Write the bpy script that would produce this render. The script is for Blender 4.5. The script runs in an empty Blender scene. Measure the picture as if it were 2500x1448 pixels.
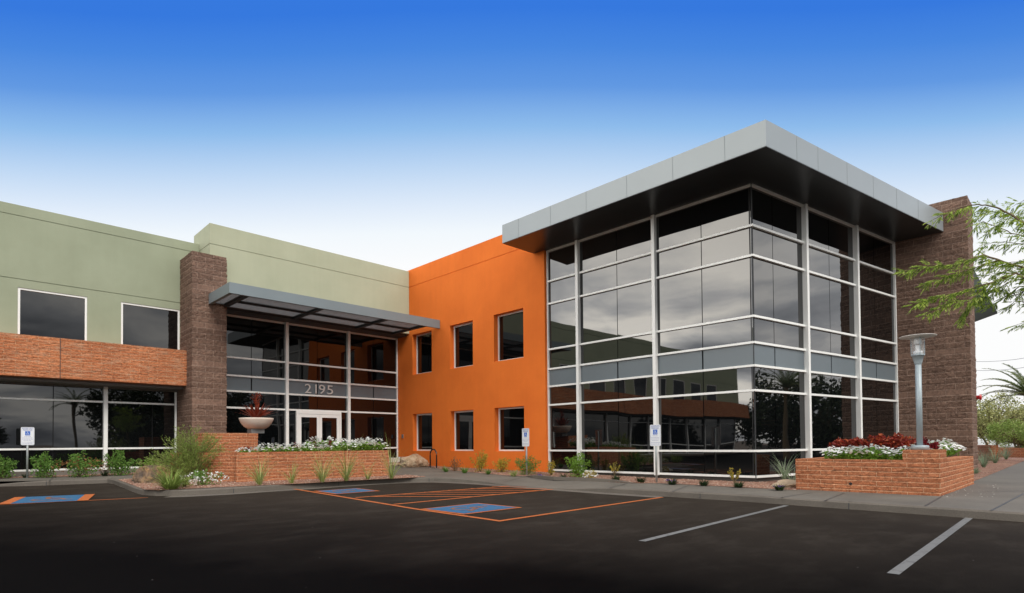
import bpy, math, random
from math import sin, cos, pi, sqrt, atan2, radians, hypot, floor
from mathutils import Vector, Matrix, noise
random.seed(7)
sc = bpy.context.scene
COL = sc.collection
R = random.random
def U(a, b): return a + (b - a) * random.random()

# ------------------------------------------------------------------ survey
# camera solved from the photograph's vanishing points. World: X runs along the green
# facade, Y along the orange facade, Z up; origin at the near end of the orange wall.
FOC, PCX, PCY = 1403.865, 1250.0, 1058.925
PIT, ROL, YAW = -0.018464, -0.0085, 0.791648
CAM = Vector((-15.857, -14.294, 1.25))
Rx = Matrix(((1, 0, 0), (0, cos(PIT), -sin(PIT)), (0, sin(PIT), cos(PIT))))
Rz = Matrix(((cos(ROL), -sin(ROL), 0), (sin(ROL), cos(ROL), 0), (0, 0, 1)))
RR = Rz @ Rx
M3 = Matrix(((sin(YAW), 0, cos(YAW)), (-cos(YAW), 0, sin(YAW)), (0, -1, 0)))
ANG = -radians(10.797)            # direction of the tower's right face
T = Vector((0.158, -7.677, 0.26))    # foot of the tower's glass corner
def ray(x, y): return M3 @ (RR.transposed() @ Vector(((x - PCX) / FOC, (y - PCY) / FOC, 1.0)))
def Hz(x, y, z):
    d = ray(x, y); return CAM + d * ((z - CAM.z) / d.z)
def PX(x, y, X):
    d = ray(x, y); return CAM + d * ((X - CAM.x) / d.x)
def PY(x, y, Y):
    d = ray(x, y); return CAM + d * ((Y - CAM.y) / d.y)
def PD(x, y, dist):
    d = ray(x, y); return CAM + d * (dist / hypot(d.x, d.y))
SL = 0.012
def za(Y): return max(0.0, SL * (Y + 5))
def G(x, y, dz=0.0):
    z = 0
    for _ in range(25):
        p = Hz(x, y, z + dz); z = .5 * z + .5 * za(p.y)
    return p

# ------------------------------------------------------------------ materials
MATS = {}
def nmat(name):
    m = bpy.data.materials.new(name); m.use_nodes = True
    nt = m.node_tree; b = nt.nodes['Principled BSDF']
    MATS[name] = m
    return m, nt, b
def nd(nt, t, **kw):
    n = nt.nodes.new(t)
    for k, v in kw.items():
        if k in n.inputs.keys(): n.inputs[k].default_value = v
        else: setattr(n, k, v)
    return n
def ramp(nt, fac, stops):
    r = nt.nodes.new('ShaderNodeValToRGB'); e = r.color_ramp.elements
    while len(e) < len(stops): e.new(.5)
    for i, (p, c) in enumerate(stops):
        e[i].position = p; e[i].color = (*c, 1)
    nt.links.new(fac, r.inputs[0]); return r
def mixc(nt, a, b, fac, mode='MIX'):
    n = nt.nodes.new('ShaderNodeMix'); n.data_type = 'RGBA'; n.blend_type = mode
    for s, v in ((0, fac), (6, a), (7, b)):
        if hasattr(v, 'links'): nt.links.new(v, n.inputs[s])
        else: n.inputs[s].default_value = v if s == 0 else (*v, 1)
    return n.outputs[2]
def math_(nt, op, a, b=None, c=None):
    n = nt.nodes.new('ShaderNodeMath'); n.operation = op
    for i, v in enumerate((a, b, c)):
        if v is None: continue
        if hasattr(v, 'links'): nt.links.new(v, n.inputs[i])
        else: n.inputs[i].default_value = v
    return n.outputs[0]
def bump(nt, b, h, strength, dist):
    n = nd(nt, 'ShaderNodeBump', Strength=strength, Distance=dist)
    nt.links.new(h, n.inputs['Height']); nt.links.new(n.outputs[0], b.inputs['Normal']); return n
def simple(name, col, rough=.6, metal=0, var=.0, vs=3.0, bs=0, bsc=80, spec=.5):
    m, nt, b = nmat(name)
    b.inputs['Roughness'].default_value = rough; b.inputs['Metallic'].default_value = metal
    b.inputs['Specular IOR Level'].default_value = spec
    tc = nd(nt, 'ShaderNodeTexCoord')
    if var:
        n = nd(nt, 'ShaderNodeTexNoise', Scale=vs, Detail=5.0); nt.links.new(tc.outputs['Object'], n.inputs['Vector'])
        r = ramp(nt, n.outputs[0], [(.3, tuple(c * (1 - var) for c in col)), (.7, tuple(min(1, c * (1 + var)) for c in col))])
        nt.links.new(r.outputs[0], b.inputs['Base Color'])
    else: b.inputs['Base Color'].default_value = (*col, 1)
    if bs:
        n2 = nd(nt, 'ShaderNodeTexNoise', Scale=bsc, Detail=3.0); nt.links.new(tc.outputs['Object'], n2.inputs['Vector'])
        bump(nt, b, n2.outputs[0], bs, .01)
    return m
def stucco(name, col, col2):
    m, nt, b = nmat(name); b.inputs['Roughness'].default_value = .85; b.inputs['Specular IOR Level'].default_value = .25
    tc = nd(nt, 'ShaderNodeTexCoord')
    n = nd(nt, 'ShaderNodeTexNoise', Scale=.55, Detail=7.0, Roughness=.6); nt.links.new(tc.outputs['Object'], n.inputs['Vector'])
    r = ramp(nt, n.outputs[0], [(.3, col2), (.62, col)])
    # faint vertical run marks
    mp = nd(nt, 'ShaderNodeMapping'); mp.inputs['Scale'].default_value = (5, 5, .25); nt.links.new(tc.outputs['Object'], mp.inputs[0])
    n3 = nd(nt, 'ShaderNodeTexNoise', Scale=1.0, Detail=4.0); nt.links.new(mp.outputs[0], n3.inputs['Vector'])
    s = ramp(nt, n3.outputs[0], [(.25, (.95, .95, .95)), (.6, (1, 1, 1))])
    nt.links.new(mixc(nt, r.outputs[0], s.outputs[0], .6, 'MULTIPLY'), b.inputs['Base Color'])
    n2 = nd(nt, 'ShaderNodeTexNoise', Scale=55.0, Detail=5.0); nt.links.new(tc.outputs['Object'], n2.inputs['Vector'])
    bump(nt, b, n2.outputs[0], .35, .012)
    return m
def masonry(name, c1, c2, mortar, bw, bh, msize, smooth_course=0, eff=None):
    m, nt, b = nmat(name); b.inputs['Roughness'].default_value = .9; b.inputs['Specular IOR Level'].default_value = .2
    uv = nd(nt, 'ShaderNodeUVMap'); tc = nd(nt, 'ShaderNodeTexCoord')
    wn = nd(nt, 'ShaderNodeTexNoise', Scale=6.0, Detail=2.0); nt.links.new(tc.outputs['Object'], wn.inputs['Vector'])
    wob = nt.nodes.new('ShaderNodeVectorMath'); wob.operation = 'MULTIPLY_ADD'; wob.inputs[1].default_value = (.012, .012, 0)
    nt.links.new(wn.outputs['Color'], wob.inputs[0]); nt.links.new(uv.outputs[0], wob.inputs[2])
    br = nd(nt, 'ShaderNodeTexBrick', Scale=1.0); br.offset = .5
    br.inputs['Brick Width'].default_value = bw; br.inputs['Row Height'].default_value = bh
    br.inputs['Mortar Size'].default_value = msize; br.inputs['Mortar Smooth'].default_value = .3
    br.inputs['Color1'].default_value = (*c1, 1); br.inputs['Color2'].default_value = (*c2, 1); br.inputs['Mortar'].default_value = (*mortar, 1)
    nt.links.new(wob.outputs[0], br.inputs['Vector'])
    n = nd(nt, 'ShaderNodeTexNoise', Scale=14.0, Detail=8.0, Roughness=.72); nt.links.new(tc.outputs['Object'], n.inputs['Vector'])
    v = ramp(nt, n.outputs[0], [(.3, (.5, .47, .46)), (.5, (.96, .95, .95)), (.7, (1.25, 1.2, 1.16))])
    n4 = nd(nt, 'ShaderNodeTexNoise', Scale=.9, Detail=5.0); nt.links.new(tc.outputs['Object'], n4.inputs['Vector'])
    v4 = ramp(nt, n4.outputs[0], [(.3, (.88, .86, .86)), (.7, (1.06, 1.05, 1.04))])
    c = mixc(nt, mixc(nt, br.outputs[0], v.outputs[0], 1.0, 'MULTIPLY'), v4.outputs[0], 1.0, 'MULTIPLY')
    if eff:                       # pale efflorescence streaks
        mp = nd(nt, 'ShaderNodeMapping'); mp.inputs['Scale'].default_value = (1.3, 6, 1); nt.links.new(uv.outputs[0], mp.inputs[0])
        e = nd(nt, 'ShaderNodeTexNoise', Scale=1.6, Detail=6.0, Roughness=.7); nt.links.new(mp.outputs[0], e.inputs['Vector'])
        er = ramp(nt, e.outputs[0], [(.50, (0, 0, 0)), (.70, (.7, .7, .7))])
        c = mixc(nt, c, eff, er.outputs[0])
    nt.links.new(c, b.inputs['Base Color'])
    n2 = nd(nt, 'ShaderNodeTexNoise', Scale=22.0, Detail=7.0, Roughness=.65); nt.links.new(tc.outputs['Object'], n2.inputs['Vector'])
    h = math_(nt, 'MULTIPLY', n2.outputs[0], 1.0)
    if smooth_course:             # every nth course is a honed, smooth block
        sp = nd(nt, 'ShaderNodeSeparateXYZ'); nt.links.new(uv.outputs[0], sp.inputs[0])
        k = math_(nt, 'MODULO', math_(nt, 'FLOOR', math_(nt, 'DIVIDE', sp.outputs[1], bh)), float(smooth_course))
        on = math_(nt, 'GREATER_THAN', k, .5)
        h = math_(nt, 'MULTIPLY', h, math_(nt, 'MULTIPLY_ADD', on, .9, .1))
    h = math_(nt, 'SUBTRACT', h, math_(nt, 'MULTIPLY', br.outputs['Fac'], .45))
    bump(nt, b, h, 1.0, .055)
    return m
def glass(name, tint=(.006, .007, .008), ior=2.15, seed=0.):
    m, nt, b = nmat(name)
    b.inputs['Base Color'].default_value = (*tint, 1); b.inputs['Roughness'].default_value = .015
    b.inputs['IOR'].default_value = ior
    tc = nd(nt, 'ShaderNodeTexCoord')
    mp = nd(nt, 'ShaderNodeMapping'); mp.inputs['Location'].default_value = (seed, seed * 2, seed); nt.links.new(tc.outputs['Object'], mp.inputs[0])
    n = nd(nt, 'ShaderNodeTexNoise', Scale=.55, Detail=1.0); nt.links.new(mp.outputs[0], n.inputs['Vector'])
    bump(nt, b, n.outputs[0], .055, .12)
    return m
def leafmat(name, cols, transl=.35, rough=.55):
    m, nt, b = nmat(name); g = nd(nt, 'ShaderNodeNewGeometry')
    n = len(cols); r = ramp(nt, g.outputs['Random Per Island'], [((i + .5) / n, c) for i, c in enumerate(cols)])
    nt.links.new(r.outputs[0], b.inputs['Base Color']); b.inputs['Roughness'].default_value = rough
    b.inputs['Specular IOR Level'].default_value = .3
    t = nd(nt, 'ShaderNodeBsdfTranslucent'); nt.links.new(r.outputs[0], t.inputs[0])
    mx = nd(nt, 'ShaderNodeMixShader', Fac=transl); nt.links.new(b.outputs[0], mx.inputs[1]); nt.links.new(t.outputs[0], mx.inputs[2])
    nt.links.new(mx.outputs[0], nt.nodes['Material Output'].inputs[0]); return m

green_m = stucco('green_stucco', (.345, .38, .27), (.30, .333, .232))
green2_m = stucco('pale_green_stucco', (.435, .46, .33), (.385, .41, .29))
orange_m = stucco('orange_stucco', (.88, .205, .03), (.78, .17, .024))
brown_m = masonry('brown_split_block', (.25, .163, .122), (.185, .12, .09), (.46, .34, .27), .55, .2, .0075, 7)
terra_m = masonry('terracotta_split_brick', (.56, .225, .11), (.46, .17, .08), (.80, .50, .31), .55, .1, .0065)
terrab_m = masonry('terracotta_band_brick', (.62, .235, .105), (.51, .18, .08), (.80, .48, .28), .55, .1, .006, 0, (.62, .42, .28))
frame_m = simple('white_aluminium', (.86, .865, .84), .4, 0, .03, 2.)
joint_m = simple('dark_gasket', (.03, .033, .036), .5)
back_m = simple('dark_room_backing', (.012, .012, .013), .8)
spand_m = simple('grey_blue_spandrel', (.135, .165, .185), .35, 0, .05, .8)
fascia_m = simple('silver_panel', (.295, .33, .345), .36, .15, .03, .7)
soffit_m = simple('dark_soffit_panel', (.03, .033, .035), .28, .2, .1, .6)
canopy_m = simple('grey_painted_steel', (.20, .245, .265), .45, .1, .05, 1.)
canopyd_m = simple('dark_steel', (.06, .065, .07), .45, .2)
conc_m = None
def concrete(name, c1, c2, joints=None):
    m, nt, b = nmat(name); b.inputs['Roughness'].default_value = .8; b.inputs['Specular IOR Level'].default_value = .3
    tc = nd(nt, 'ShaderNodeTexCoord')
    n = nd(nt, 'ShaderNodeTexNoise', Scale=.7, Detail=8.0, Roughness=.65); nt.links.new(tc.outputs['Object'], n.inputs['Vector'])
    r = ramp(nt, n.outputs[0], [(.3, c1), (.7, c2)]); out = r.outputs[0]
    n2 = nd(nt, 'ShaderNodeTexNoise', Scale=60.0, Detail=4.0); nt.links.new(tc.outputs['Object'], n2.inputs['Vector'])
    out = mixc(nt, out, ramp(nt, n2.outputs[0], [(.35, (.86, .86, .86)), (.65, (1.06, 1.06, 1.06))]).outputs[0], 1., 'MULTIPLY')
    nt.links.new(out, b.inputs['Base Color']); bump(nt, b, n2.outputs[0], .3, .004)
    return m
walk_m = concrete('pavement_concrete', (.115, .104, .088), (.17, .154, .13))
kerb_m = concrete('kerb_concrete', (.115, .10, .085), (.165, .145, .122))
white_m = simple('white_enamel', (.80, .82, .85), .35)
steel_m = simple('galvanised_steel', (.42, .46, .46), .4, .5, .1, 8.)
pole_m = simple('lamp_grey_paint', (.34, .40, .43), .4, .1, .03, 2.)
black_m = simple('black_gloss_paint', (.012, .012, .012), .3)
blue_m = simple('sign_blue', (.01, .12, .55), .4)
red_m = simple('alarm_red', (.5, .01, .012), .35)
pot_m = simple('pale_cast_stone', (.64, .55, .47), .8, 0, .08, 4., .2, 60)
rust_m = leafmat('rusted_steel_leaf', [(.24, .04, .02), (.34, .06, .025), (.16, .03, .015)], .0, .5)
soil_m = simple('dark_soil', (.03, .02, .015), .95, 0, .2, 20.)
number_m = simple('brushed_silver_letter', (.62, .62, .60), .4, .2)
text_m = simple('sign_ink', (.10, .16, .42), .5)
handle_m = simple('satin_steel', (.5, .5, .5), .3, .7)
def rockmat(name, a, b_, c):
    m, nt, b = nmat(name); b.inputs['Roughness'].default_value = .9
    tc = nd(nt, 'ShaderNodeTexCoord'); n = nd(nt, 'ShaderNodeTexNoise', Scale=4.0, Detail=9.0, Roughness=.7); nt.links.new(tc.outputs['Object'], n.inputs['Vector'])
    r = ramp(nt, n.outputs[0], [(.35, a), (.5, b_), (.65, c)]); nt.links.new(r.outputs[0], b.inputs['Base Color'])
    bump(nt, b, n.outputs[0], .8, .05); return m
rock_m = rockmat('tan_rock', (.26, .17, .10), (.42, .30, .19), (.50, .40, .29))
rock2_m = rockmat('dark_tan_rock', (.06, .05, .045), (.20, .13, .08), (.45, .27, .12))
# asphalt: nearly black seal coat, with dusty drifts and scuffs, plus a painted vignette
asph_m, nt, b = nmat('sealed_asphalt')
tc = nd(nt, 'ShaderNodeTexCoord')
n1 = nd(nt, 'ShaderNodeTexNoise', Scale=.28, Detail=7.0, Roughness=.62); nt.links.new(tc.outputs['Object'], n1.inputs['Vector'])
mp = nd(nt, 'ShaderNodeMapping'); mp.inputs['Scale'].default_value = (.8, 1.3, 1); mp.inputs['Rotation'].default_value = (0, 0, .4); nt.links.new(tc.outputs['Object'], mp.inputs[0])
n2 = nd(nt, 'ShaderNodeTexNoise', Scale=1.3, Detail=8.0, Roughness=.7); nt.links.new(mp.outputs[0], n2.inputs['Vector'])
n3 = nd(nt, 'ShaderNodeTexNoise', Scale=120.0, Detail=3.0); nt.links.new(tc.outputs['Object'], n3.inputs['Vector'])
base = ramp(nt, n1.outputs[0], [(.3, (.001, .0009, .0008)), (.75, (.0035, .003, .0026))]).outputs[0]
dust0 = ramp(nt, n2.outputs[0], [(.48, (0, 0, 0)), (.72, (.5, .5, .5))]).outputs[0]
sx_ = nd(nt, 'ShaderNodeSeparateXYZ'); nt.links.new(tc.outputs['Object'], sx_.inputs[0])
# vignette shade painted into the colour, black near the camera, fading toward the kerb
vignette_pos = math_(nt, 'ADD', math_(nt, 'ADD', math_(nt, 'MULTIPLY', sx_.outputs[0], .85), math_(nt, 'MULTIPLY', sx_.outputs[1], .4)), math_(nt, 'MULTIPLY', n1.outputs[0], 4.0))
vignette_fac = ramp(nt, math_(nt, 'MULTIPLY_ADD', vignette_pos, .1, 1.4), [(.12, (0, 0, 0)), (.66, (1, 1, 1))]).outputs[0]
cc = mixc(nt, base, (.044, .036, .029), mixc(nt, (0, 0, 0), vignette_fac, .75))
dust = mixc(nt, dust0, vignette_fac, 1.0, 'MULTIPLY')
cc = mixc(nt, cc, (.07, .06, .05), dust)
vor = nd(nt, 'ShaderNodeTexVoronoi', Scale=2.3); nt.links.new(tc.outputs['Object'], vor.inputs['Vector'])
spk = ramp(nt, vor.outputs['Distance'], [(.012, (1, 1, 1)), (.022, (0, 0, 0))]).outputs[0]
cc = mixc(nt, cc, (.16, .15, .14), spk)
cc = mixc(nt, cc, ramp(nt, n3.outputs[0], [(.35, (.7, .7, .7)), (.65, (1.25, 1.25, 1.25))]).outputs[0], 1., 'MULTIPLY')
nt.links.new(cc, b.inputs['Base Color']); b.inputs['Roughness'].default_value = .85; b.inputs['Specular IOR Level'].default_value = .03; b.inputs['Specular Tint'].default_value = (1, .9, .8, 1)
bump(nt, b, n3.outputs[0], .25, .004)
def paint(name, col):
    m, nt, b = nmat(name); tc = nd(nt, 'ShaderNodeTexCoord'); b.inputs['Roughness'].default_value = .7; b.inputs['Specular IOR Level'].default_value = .3
    n = nd(nt, 'ShaderNodeTexNoise', Scale=7.0, Detail=9.0, Roughness=.75); nt.links.new(tc.outputs['Object'], n.inputs['Vector'])
    f = ramp(nt, n.outputs[0], [(.34, (.6, .6, .6)), (.48, (0, 0, 0))]).outputs[0]
    nt.links.new(mixc(nt, col, (.03, .027, .025), f), b.inputs['Base Color']); return m
or_paint = paint('orange_road_paint', (.46, .125, .03)); blue_paint = paint('blue_road_paint', (.03, .125, .25)); dull_paint = paint('faded_orange_paint', (.26, .11, .05)); white_paint = paint('worn_white_road_paint', (.17, .17, .165))
grav_m, nt, b = nmat('red_gravel')
tc = nd(nt, 'ShaderNodeTexCoord'); v = nd(nt, 'ShaderNodeTexVoronoi', Scale=38.0); nt.links.new(tc.outputs['Object'], v.inputs['Vector'])
r = ramp(nt, v.outputs['Color'], [(.1, (.16, .08, .05)), (.4, (.30, .14, .085)), (.7, (.36, .20, .13)), (.95, (.45, .33, .27))])
n = nd(nt, 'ShaderNodeTexNoise', Scale=1.2, Detail=6.0); nt.links.new(tc.outputs['Object'], n.inputs['Vector'])
nt.links.new(mixc(nt, r.outputs[0], ramp(nt, n.outputs[0], [(.35, (.62, .6, .6)), (.65, (1, 1, 1))]).outputs[0], 1., 'MULTIPLY'), b.inputs['Base Color'])
b.inputs['Roughness'].default_value = .95
bump(nt, b, math_(nt, 'SUBTRACT', 1., v.outputs['Distance']), .9, .02)
peb_m = leafmat('gravel_stone', [(.20, .10, .07), (.34, .17, .12), (.42, .27, .2), (.28, .15, .11), (.5, .4, .33)], 0., .9)
desert_m = simple('dry_earth', (.20, .15, .11), .95, 0, .25, .5)

# ------------------------------------------------------------------ mesh builder
class MB:
    def __init__(s): s.v = []; s.f = []
    def face(s, pts):
        i = len(s.v); s.v += [tuple(p) for p in pts]; s.f.append(tuple(range(i, i + len(pts)))); return s
    def mesh(s, vs, fs):
        i = len(s.v); s.v += [tuple(p) for p in vs]; s.f += [tuple(i + k for k in f) for f in fs]; return s
    def box(s, x0, x1, y0, y1, z0, z1):
        return s.mesh([(x, y, z) for z in (z0, z1) for y in (y0, y1) for x in (x0, x1)],
                      [(0, 2, 3, 1), (4, 5, 7, 6), (0, 1, 5, 4), (2, 6, 7, 3), (0, 4, 6, 2), (1, 3, 7, 5)])
    def obox(s, o, d, n, a0, a1, b0, b1, z0, z1):     # box in a frame: along d, outward n
        P = lambda a, b, z: (o[0] + d[0] * a + n[0] * b, o[1] + d[1] * a + n[1] * b, z)
        return s.mesh([P(a, b, z) for z in (z0, z1) for b in (b0, b1) for a in (a0, a1)],
                      [(0, 2, 3, 1), (4, 5, 7, 6), (0, 1, 5, 4), (2, 6, 7, 3), (0, 4, 6, 2), (1, 3, 7, 5)])
    def prism(s, poly, z0, z1):
        n = len(poly)
        z0f = z0 if callable(z0) else (lambda p: z0); z1f = z1 if callable(z1) else (lambda p: z1)
        s.mesh([(p[0], p[1], z0f(p)) for p in poly] + [(p[0], p[1], z1f(p)) for p in poly],
               [tuple(range(n - 1, -1, -1)), tuple(range(n, 2 * n))] + [(i, (i + 1) % n, n + (i + 1) % n, n + i) for i in range(n)])
        return s
    def tube(s, pts, r, k=8, cap=True):
        pts = [Vector(p) for p in pts]; rs = r if isinstance(r, (list, tuple)) else [r] * len(pts)
        base = len(s.v); up = Vector((0, 0, 1))
        for i, p in enumerate(pts):
            d = (pts[min(i + 1, len(pts) - 1)] - pts[max(i - 1, 0)]).normalized()
            a = d.cross(up); a = Vector((1, 0, 0)) if a.length < .05 else a.normalized()
            c = a.cross(d).normalized()
            for j in range(k):
                t = 2 * pi * j / k; s.v.append(tuple(p + (a * cos(t) + c * sin(t)) * rs[i]))
        for i in range(len(pts) - 1):
            for j in range(k): s.f.append((base + i * k + j, base + i * k + (j + 1) % k, base + (i + 1) * k + (j + 1) % k, base + (i + 1) * k + j))
        if cap:
            s.f.append(tuple(base + j for j in range(k - 1, -1, -1))); e = base + (len(pts) - 1) * k; s.f.append(tuple(e + j for j in range(k)))
        return s
    def lathe(s, c, prof, k=32):
        base = len(s.v)
        for r, z in prof:
            for j in range(k): s.v.append((c[0] + r * cos(2 * pi * j / k), c[1] + r * sin(2 * pi * j / k), c[2] + z))
        for i in range(len(prof) - 1):
            for j in range(k): s.f.append((base + i * k + j, base + i * k + (j + 1) % k, base + (i + 1) * k + (j + 1) % k, base + (i + 1) * k + j))
        return s
    def leaf(s, p, d, n, l, w):         # pointed leaf of two triangles
        p = Vector(p); d = Vector(d).normalized(); sd = d.cross(Vector(n));
        sd = Vector((1, 0, 0)) if sd.length < .01 else sd.normalized()
        return s.face([p, p + d * l * .45 + sd * w * .5, p + d * l, p + d * l * .45 - sd * w * .5])
    def blade(s, p, az, l, w, lean, droop, seg=4):   # arching grass blade
        p = Vector(p); h = Vector((cos(az), sin(az), 0)); sd = Vector((-sin(az), cos(az), 0)); pts = []
        ang = pi / 2 - lean
        q = p.copy()
        for i in range(seg + 1):
            ww = w * (1 - (i / seg) ** 1.6) * .5 + .0004
            pts += [q + sd * ww, q - sd * ww]; q = q + (h * cos(ang) + Vector((0, 0, 1)) * sin(ang)) * (l / seg); ang -= droop / seg
        s.mesh(pts, [(2 * i, 2 * i + 1, 2 * i + 3, 2 * i + 2) for i in range(seg)]); return s
    def build(s, name, mat, parent=None, smooth=False, world=True, bevel=0):
        me = bpy.data.meshes.new(name); off = Vector((0, 0, 0))
        if parent is not None and world:
            q = parent
            while q is not None: off += q.location; q = q.parent
        me.from_pydata([(v[0] - off.x, v[1] - off.y, v[2] - off.z) for v in s.v], [], s.f); me.materials.append(mat)
        if len(s.f) < 60000:
            uv = me.uv_layers.new(name='UVMap')
            for p in me.polygons:
                nx, ny, nz = p.normal
                for li in p.loop_indices:
                    c = s.v[me.loops[li].vertex_index]
                    if abs(nz) > .7: uv.data[li].uv = (c[0], c[1])
                    else:
                        if abs(nx) > abs(ny): uu = c[1]
                        else: uu = c[0]
                        uv.data[li].uv = (uu, c[2])
        if smooth:
            for p in me.polygons: p.use_smooth = True
        me.update(); o = bpy.data.objects.new(name, me); COL.objects.link(o)
        if parent is not None: o.parent = parent
        if bevel:
            bv = o.modifiers.new('bevel', 'BEVEL'); bv.width = bevel; bv.segments = 2; bv.limit_method = 'ANGLE'
        return o
def tag(o, label=None, cat=None, group=None, kind=None):
    if label: o['label'] = label
    if cat: o['category'] = cat
    if group: o['group'] = group
    if kind: o['kind'] = kind
    return o
def empty(name, loc, label=None, cat=None, group=None, parent=None):
    o = bpy.data.objects.new(name, None); COL.objects.link(o); o.location = loc; o.empty_display_size = .3
    if parent: o.parent = parent
    return tag(o, label, cat, group)
def copy_tree(o, parent=None):
    c = o.copy(); COL.objects.link(c)
    if parent is not None: c.parent = parent
    for ch in list(o.children): copy_tree(ch, c)
    return c
def fix_normals(o):
    import bmesh
    bm = bmesh.new(); bm.from_mesh(o.data); bmesh.ops.recalc_face_normals(bm, faces=bm.faces); bm.to_mesh(o.data); bm.free(); return o

class Plane:       # a wall plane: a along the wall, b outwards, z up
    def __init__(s, o, d, n): s.o = o; s.d = d; s.n = n
    def P(s, a, b, z): return (s.o[0] + s.d[0] * a + s.n[0] * b, s.o[1] + s.d[1] * a + s.n[1] * b, z)
def wall(mb, pl, a0, a1, z0, z1, holes=(), depth=.15, thick=.35, grooves=(), back=True):
    """wall face with rectangular openings (jambs depth deep) and thin recessed grooves; grooves = z list"""
    H = [(h[0], h[1], h[2], h[3], False) for h in holes] + [(a0, a1, g - .012, g + .012, True) for g in grooves]
    xs = sorted({a0, a1} | {h[0] for h in H} | {h[1] for h in H}); zs = sorted({z0, z1} | {h[2] for h in H} | {h[3] for h in H})
    def inside(x, z):
        for h in H:
            if h[0] < x < h[1] and h[2] < z < h[3]: return h
    for i in range(len(xs) - 1):
        for j in range(len(zs) - 1):
            x0, x1, y0, y1 = xs[i], xs[i + 1], zs[j], zs[j + 1]; h = inside((x0 + x1) / 2, (y0 + y1) / 2)
            if h is None: mb.face([pl.P(x0, 0, y0), pl.P(x1, 0, y0), pl.P(x1, 0, y1), pl.P(x0, 0, y1)])
            elif h[4]: mb.face([pl.P(x0, -.02, y0), pl.P(x1, -.02, y0), pl.P(x1, -.02, y1), pl.P(x0, -.02, y1)])
    for h in H:
        d = .02 if h[4] else depth; x0, x1, y0, y1 = h[:4]
        mb.face([pl.P(x0, 0, y1), pl.P(x1, 0, y1), pl.P(x1, -d, y1), pl.P(x0, -d, y1)])
        mb.face([pl.P(x0, 0, y0), pl.P(x0, -d, y0), pl.P(x1, -d, y0), pl.P(x1, 0, y0)])
        if not h[4]:
            mb.face([pl.P(x0, 0, y0), pl.P(x0, 0, y1), pl.P(x0, -d, y1), pl.P(x0, -d, y0)])
            mb.face([pl.P(x1, 0, y0), pl.P(x1, -d, y0), pl.P(x1, -d, y1), pl.P(x1, 0, y1)])
    t = -thick
    mb.face([pl.P(a0, 0, z1), pl.P(a1, 0, z1), pl.P(a1, t, z1), pl.P(a0, t, z1)])
    for x in (a0, a1): mb.face([pl.P(x, 0, z0), pl.P(x, 0, z1), pl.P(x, t, z1), pl.P(x, t, z0)])
    if back: mb.face([pl.P(a0, t, z0), pl.P(a0, t, z1), pl.P(a1, t, z1), pl.P(a1, t, z0)])
    return mb
def rough_block(mb, x0, x1, y0, y1, z0, z1, amp=.012, step=.07, ch=.2, smooth=7, sides='xXyYT'):
    """split-face masonry block: subdivided, displaced faces"""
    def disp(p, n):
        course = int(floor(p.z / ch)); k = amp * (.12 if (smooth and course % smooth == 0) else 1.0)
        fr = (p.z / ch) % 1.0
        e = min(fr, 1 - fr); k *= min(1, e * 5)          # drawn back at the bed joints
        v = noise.noise(p * 9) * .6 + noise.noise(p * 23) * .5 + .25
        return p + n * (k * v)
    def grid(o, du, dv, lu, lv, n, n0, n1):
        nu = max(1, int(lu / step)); nv = max(1, int(lv / (ch / 4)))
        vs = []
        for j in range(nv + 1):
            for i in range(nu + 1):
                p = o + du * (lu * i / nu) + dv * (lv * j / nv)
                vs.append(disp(p, n + n0 if i == 0 else n + n1 if i == nu else n))
        mb.mesh(vs, [(j * (nu + 1) + i, j * (nu + 1) + i + 1, (j + 1) * (nu + 1) + i + 1, (j + 1) * (nu + 1) + i) for j in range(nv) for i in range(nu)])
    V = Vector
    if 'x' in sides: grid(V((x0, y1, z0)), V((0, -1, 0)), V((0, 0, 1)), y1 - y0, z1 - z0, V((-1, 0, 0)), V((0, 1, 0)) if 'Y' in sides else V(), V((0, -1, 0)) if 'y' in sides else V())
    if 'X' in sides: grid(V((x1, y0, z0)), V((0, 1, 0)), V((0, 0, 1)), y1 - y0, z1 - z0, V((1, 0, 0)), V((0, -1, 0)) if 'y' in sides else V(), V((0, 1, 0)) if 'Y' in sides else V())
    if 'y' in sides: grid(V((x0, y0, z0)), V((1, 0, 0)), V((0, 0, 1)), x1 - x0, z1 - z0, V((0, -1, 0)), V((-1, 0, 0)) if 'x' in sides else V(), V((1, 0, 0)) if 'X' in sides else V())
    if 'Y' in sides: grid(V((x1, y1, z0)), V((-1, 0, 0)), V((0, 0, 1)), x1 - x0, z1 - z0, V((0, 1, 0)), V((1, 0, 0)) if 'X' in sides else V(), V((-1, 0, 0)) if 'x' in sides else V())
    if 'T' in sides: mb.face([(x0, y0, z1), (x1, y0, z1), (x1, y1, z1), (x0, y1, z1)])
    return mb

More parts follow.
